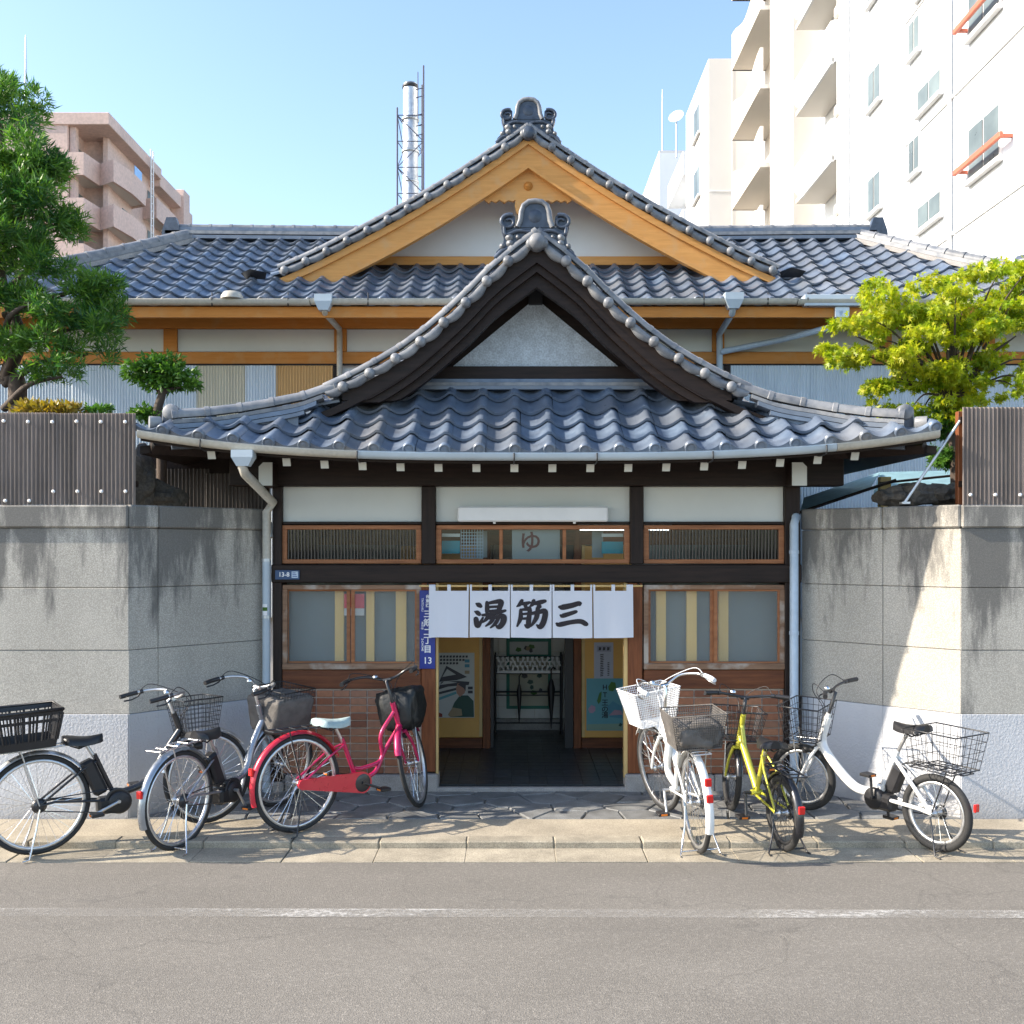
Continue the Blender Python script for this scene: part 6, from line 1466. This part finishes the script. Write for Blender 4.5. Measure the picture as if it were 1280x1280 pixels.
# ------------------------------------------------------------------ trees and plants
def leaf_cloud(name, mat, parent, pads, tips, per, length, width, shape='blade', up=.35, seed=1, droop=0., surf=.55):
    rg = np.random.default_rng(seed); C = []; Nn = []
    tot = sum(p[3]*p[5]+p[4]*p[5] for p in pads)
    for cx, cy, cz, rx, ry, rz in pads:
        n = max(6, int(tips*(rx*rz+ry*rz)/tot))
        v = rg.normal(size=(n, 3)); v /= np.linalg.norm(v, axis=1)[:, None]; rad = surf+(1-surf)*rg.random(n)**.6
        wob = 1+.22*np.sin(v[:, 0]*5+cx*7)*np.sin(v[:, 2]*6+cz*5)
        p = v*(rad*wob)[:, None]*np.array([rx, ry, rz])+np.array([cx, cy, cz]); C.append(p); Nn.append(v*np.array([1, 1, .9]))
    C = np.concatenate(C); Nn = np.concatenate(Nn); n = len(C)
    P = np.repeat(C, per, 0); D = np.repeat(Nn, per, 0)*.75+rg.normal(size=(n*per, 3))*.62; D[:, 2] += up
    D /= np.linalg.norm(D, axis=1)[:, None]; m = n*per
    P = P+rg.normal(size=(m, 3))*length*.28
    S = np.cross(D, rg.normal(size=(m, 3))); S /= np.linalg.norm(S, axis=1)[:, None]; U = np.cross(D, S)
    ln = length*(.6+.7*rg.random(m))[:, None]; wd = width*(.7+.6*rg.random(m))[:, None]
    dz = np.array([0, 0, -1.])*droop
    if shape == 'blade':
        a = P; b = P+D*ln*.45+S*wd*.5; c = P+D*ln+dz*ln*.35; d_ = P+D*ln*.45-S*wd*.5
        vs = np.stack([a, b, c, d_], 1).reshape(-1, 3); k = 4; faces = np.arange(m*4).reshape(-1, 4); lt = 4
    else:                                                   # palmate leaf: five pointed lobes
        an = [-.5, -2.05, -1.6, -1.0, -.62, 0, .62, 1.0, 1.6, 2.05, .5]
        pts = [P]
        for aa, rr in ((2.3, .30), (1.75, .72), (1.35, .34), (.85, .92), (.45, .36), (0, 1.05), (-.45, .36), (-.85, .92), (-1.35, .34), (-1.75, .72), (-2.3, .30)):
            pts.append(P+(D*math.cos(aa)+S*math.sin(aa))*ln*.6*rr+dz*ln*.25*rr)
        vs = np.stack(pts, 1).reshape(-1, 3); k = 12; faces = np.arange(m*12).reshape(-1, 12); lt = 12
    me = bpy.data.meshes.new(name); me.vertices.add(len(vs)); off = np.array(ORIG[parent])
    me.vertices.foreach_set('co', (vs-off).astype(np.float32).ravel())
    me.loops.add(faces.size); me.loops.foreach_set('vertex_index', faces.ravel().astype(np.int32))
    me.polygons.add(len(faces)); me.polygons.foreach_set('loop_start', np.arange(0, faces.size, lt, dtype=np.int32))
    me.update(calc_edges=True); me.materials.append(mat)
    return link(name, me, parent)
PADK = .95
def pad(px, py, Y, rpx, rpy, ry):
    c = W(px, py, Y); s = (Y-CAMY)/FPX*PADK; return (c.x, c.y, c.z, rpx*s, ry, rpy*s)
def limb(mb, pts, r0, r1): P = catmull(pts, 5); n = len(P); mb.tube(P, [r0+(r1-r0)*i/(n-1) for i in range(n)], 8)
# big podocarpus at the left
YT = .35
yew = thing('garden_tree', 'large dark green cloud-pruned evergreen at the left edge', 'tree', W(-8, 1000, YT))
pads = [pad(-15, 120, YT, 42, 38, .3), pad(18, 140, YT-.1, 36, 30, .25), pad(-20, 195, YT, 60, 42, .4), pad(38, 190, YT-.1, 38, 32, .3), pad(58, 215, YT, 30, 28, .25), pad(-25, 260, YT-.2, 70, 40, .4), pad(45, 255, YT-.15, 42, 30, .3),
        pad(70, 285, YT, 28, 22, .25), pad(-10, 315, YT-.2, 70, 34, .4), pad(60, 325, YT-.15, 42, 26, .3), pad(118, 355, YT-.05, 33, 24, .28), pad(40, 375, YT-.3, 52, 26, .35), pad(-20, 385, YT-.1, 50, 36, .35), pad(105, 405, YT-.1, 46, 22, .3), pad(128, 388, YT, 24, 28, .25),
        pad(40, 430, YT-.2, 46, 18, .3), pad(78, 468, YT-.2, 46, 15, .28), pad(-25, 440, YT, 40, 24, .3), pad(110, 440, YT-.1, 36, 14, .22)]
ry_ = random.Random(8); ypads = []
for q in pads:                                              # each cloud is built of smaller tufts with gaps between
    for k in range(6):
        a_ = ry_.uniform(0, 6.28); ypads.append((q[0]+math.cos(a_)*q[3]*.68, q[1]+math.sin(a_)*q[4]*.6, q[2]+ry_.uniform(-.75, .75)*q[5], q[3]*ry_.uniform(.40, .62), q[4]*ry_.uniform(.4, .6), q[5]*ry_.uniform(.32, .5)))
leaf_cloud('crown', M['yew_leaf'], yew, ypads, 2300, 20, .085, .0125, 'blade', .55, 3, .1, .45)
tb = MB(); base = W(-10, 1000, YT)
limb(tb, [Vector((base.x, YT, 0)), W(22, 520, YT), W(10, 470, YT), W(24, 420, YT), W(0, 340, YT), W(12, 250, YT), W(-6, 130, YT)], .09, .02)
for q in pads[4:]: limb(tb, [W(5, 686-(q[2]-2)*FPX/(YT-CAMY)+38, YT), Vector((q[0]*.5+W(8, 0, YT).x*.5, q[1], q[2]-q[5]*.6-.03)), Vector((q[0], q[1], q[2]-.02))], .035, .01)
tb.build('trunk', M['bark'], yew)
# small tree by the porch corner
st_ = thing('garden_tree', 'small flat-topped green tree by the left eave corner', 'tree', Vector((W(205, 540, .2).x, .2, 0)))
YS = -.05
leaf_cloud('crown', M['shrub_leaf'], st_, [pad(203, 452, YS, 26, 8, .14), pad(190, 461, YS, 38, 7, .18), pad(217, 467, YS, 30, 7, .16), pad(170, 467, YS, 18, 6, .1), pad(232, 480, YS, 22, 5, .12), pad(205, 480, YS, 34, 6, .16), pad(183, 476, YS, 18, 5, .1), pad(188, 518, YS+.05, 16, 9, .12), pad(172, 520, YS, 10, 7, .08)], 430, 11, .05, .02, 'blade', .2, 5, .25, .2)
tb = MB(); limb(tb, [Vector((W(203, 0, YS).x, YS, 0)), W(202, 560, YS), W(196, 520, YS), W(203, 490, YS), W(203, 465, YS)], .045, .03)
for px, py in ((178, 470), (226, 484), (215, 462), (186, 478)): limb(tb, [W(202, 492, YS), W((202+px)/2, (488+py)/2, YS), W(px, py, YS)], .022, .006)
tb.build('trunk', M['bark'], st_)
# maple at the right
YM = .25
mp = thing('maple_tree', 'yellow-green maple above the right wall', 'tree', Vector((W(1192, 600, YM).x, YM, 0)))
pads = [pad(1085, 400, YM, 40, 22, .35), pad(1060, 425, YM, 28, 22, .3), pad(1120, 375, YM, 40, 24, .35), pad(1175, 365, YM, 44, 24, .4), pad(1235, 362, YM, 46, 26, .4), pad(1290, 355, YM, 44, 28, .4), pad(1130, 420, YM-.2, 46, 26, .4), pad(1190, 410, YM-.2, 50, 28, .45), pad(1255, 405, YM, 46, 24, .4),
        pad(1105, 465, YM, 38, 20, .3), pad(1165, 460, YM-.1, 46, 26, .35), pad(1205, 480, YM, 38, 26, .3), pad(1150, 500, YM, 34, 16, .25), pad(1190, 515, YM, 34, 18, .25), pad(1100, 490, YM, 22, 12, .2), pad(1245, 440, YM, 28, 18, .3), pad(1275, 480, YM, 14, 18, .2)]
rm = random.Random(4); mpads = []
for q in pads:                                              # flat sprays of foliage spread round each limb end
    for k in range(7):
        mpads.append((q[0]+rm.uniform(-1, 1)*q[3]*1.0, q[1]+rm.uniform(-1, 1)*q[4], q[2]+rm.uniform(-1.1, 1.1)*q[5], q[3]*rm.uniform(.3, .65), q[4]*rm.uniform(.35, .7), q[5]*rm.uniform(.14, .38)))
leaf_cloud('crown', M['maple_leaf'], mp, mpads, 2500, 7, .066, .03, 'palm', -.05, 11, .5, .2)
pads = mpads[::3]
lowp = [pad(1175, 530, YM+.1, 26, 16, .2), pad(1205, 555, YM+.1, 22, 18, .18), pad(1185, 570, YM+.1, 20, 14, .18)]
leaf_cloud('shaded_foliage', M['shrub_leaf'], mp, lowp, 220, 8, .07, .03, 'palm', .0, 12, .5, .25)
tb = MB(); limb(tb, [Vector((W(1197, 0, YM).x, YM, 0)), W(1196, 600, YM), W(1190, 540, YM), W(1196, 490, YM), W(1185, 430, YM)], .06, .03)
for px, py in ((1120, 400), (1070, 420), (1240, 380), (1180, 370), (1130, 470), (1270, 420)): limb(tb, [W(1194, 505, YM), W((1194+px)/2, (480+py)/2, YM), W(px, py, YM)], .03, .006)
for q in pads: limb(tb, [W(1192, 470, YM).lerp(Vector(q[:3]), .35)+Vector((0, 0, -.06)), W(1192, 450, YM).lerp(Vector(q[:3]), .7), Vector(q[:3])], .012, .003)
tb.build('trunk', M['bark'], mp)
# low planting and rocks seen over the walls
t = thing('autumn_shrub', 'low yellow and green shrub peeping over the left fence', 'shrub', (W(60, 0, -.5).x, -.5, 2.3))
leaf_cloud('foliage', M['autumn_leaf'], t, [pad(60, 512, -.5, 42, 9, .12), pad(40, 514, -.5, 24, 8, .1), pad(85, 514, -.5, 18, 6, .1)], 120, 8, .055, .025, 'blade', .4, 21, 0, .3)
MB().tube([(W(60, 0, -.5).x, -.5, 2.2), W(60, 512, -.5)], .012, 6).build('stem', M['bark'], t)
t = thing('garden_shrub', 'sparse green plant behind the left fence near the small tree', 'shrub', (W(125, 0, -.4).x, -.4, 2.3))
leaf_cloud('foliage', M['shrub_leaf'], t, [pad(125, 514, -.4, 14, 6, .1)], 30, 7, .05, .02, 'blade', .4, 22, 0, .3)
MB().tube([(W(125, 0, -.4).x, -.4, 2.2), W(125, 514, -.4)], .01, 6).build('stem', M['bark'], t)
t = thing('garden_shrub', 'green leaves at the right edge above the sheet fence', 'shrub', (W(1290, 0, -.3).x, -.3, 2.3))
leaf_cloud('foliage', M['maple_leaf'], t, [pad(1282, 485, -.3, 16, 16, .15), pad(1300, 470, -.3, 24, 20, .2)], 60, 7, .06, .02, 'palm', .2, 23, .2, .3)
MB().tube([(W(1300, 0, -.3).x, -.3, 2.2), W(1295, 480, -.3)], .012, 6).build('stem', M['bark'], t)
def rock(label, px, py, Y, w, h, seed):
    rn = random.Random(seed); me = bpy.data.meshes.new('rock'); bm = bmesh.new(); bmesh.ops.create_icosphere(bm, subdivisions=3, radius=1)
    for v in bm.verts:
        k = 1+.22*math.sin(v.co.x*4+seed)+.2*math.sin(v.co.y*5+seed*2)*math.cos(v.co.z*4)+rn.uniform(-.06, .06); v.co = Vector((v.co.x*w*k, v.co.y*.16*k, v.co.z*h*k))
    bm.to_mesh(me); bm.free(); me.materials.append(M['rock']); p = W(px, py, Y); o = link('garden_rock', me, None, Matrix.Translation(p)); tag(o, label, 'rock', 'rocks behind the walls')
rock('craggy dark rock between the left fence and the eave corner', 178, 605, -.35, .12, .26, 2); rock('low dark rock beside the dark screen over the left wall', 205, 622, -.15, .16, .12, 3)
rock('pitted grey rock on the right wall beside the brace rod', 1150, 618, -.42, .16, .10, 4); rock('small rock on the right wall next to the sheet fence', 1185, 618, -.45, .12, .09, 5); rock('dark rock under the right eave corner above the wall', 1112, 622, -.38, .1, .08, 6)
gb = [('garden_bed', [(-9.5, -.74), (-2.95, -.74), (-2.2, .1), (-2.2, 3.4), (-9.5, 3.4)]), ('garden_bed', [(2.55, .1), (3.45, -.74), (9.5, -.74), (9.5, 3.4), (2.55, 3.4)])]
for nm, pts in gb: struct(nm, MB().add([(x, y, .3) for x, y in pts], [list(range(len(pts)))]), M['soil'])
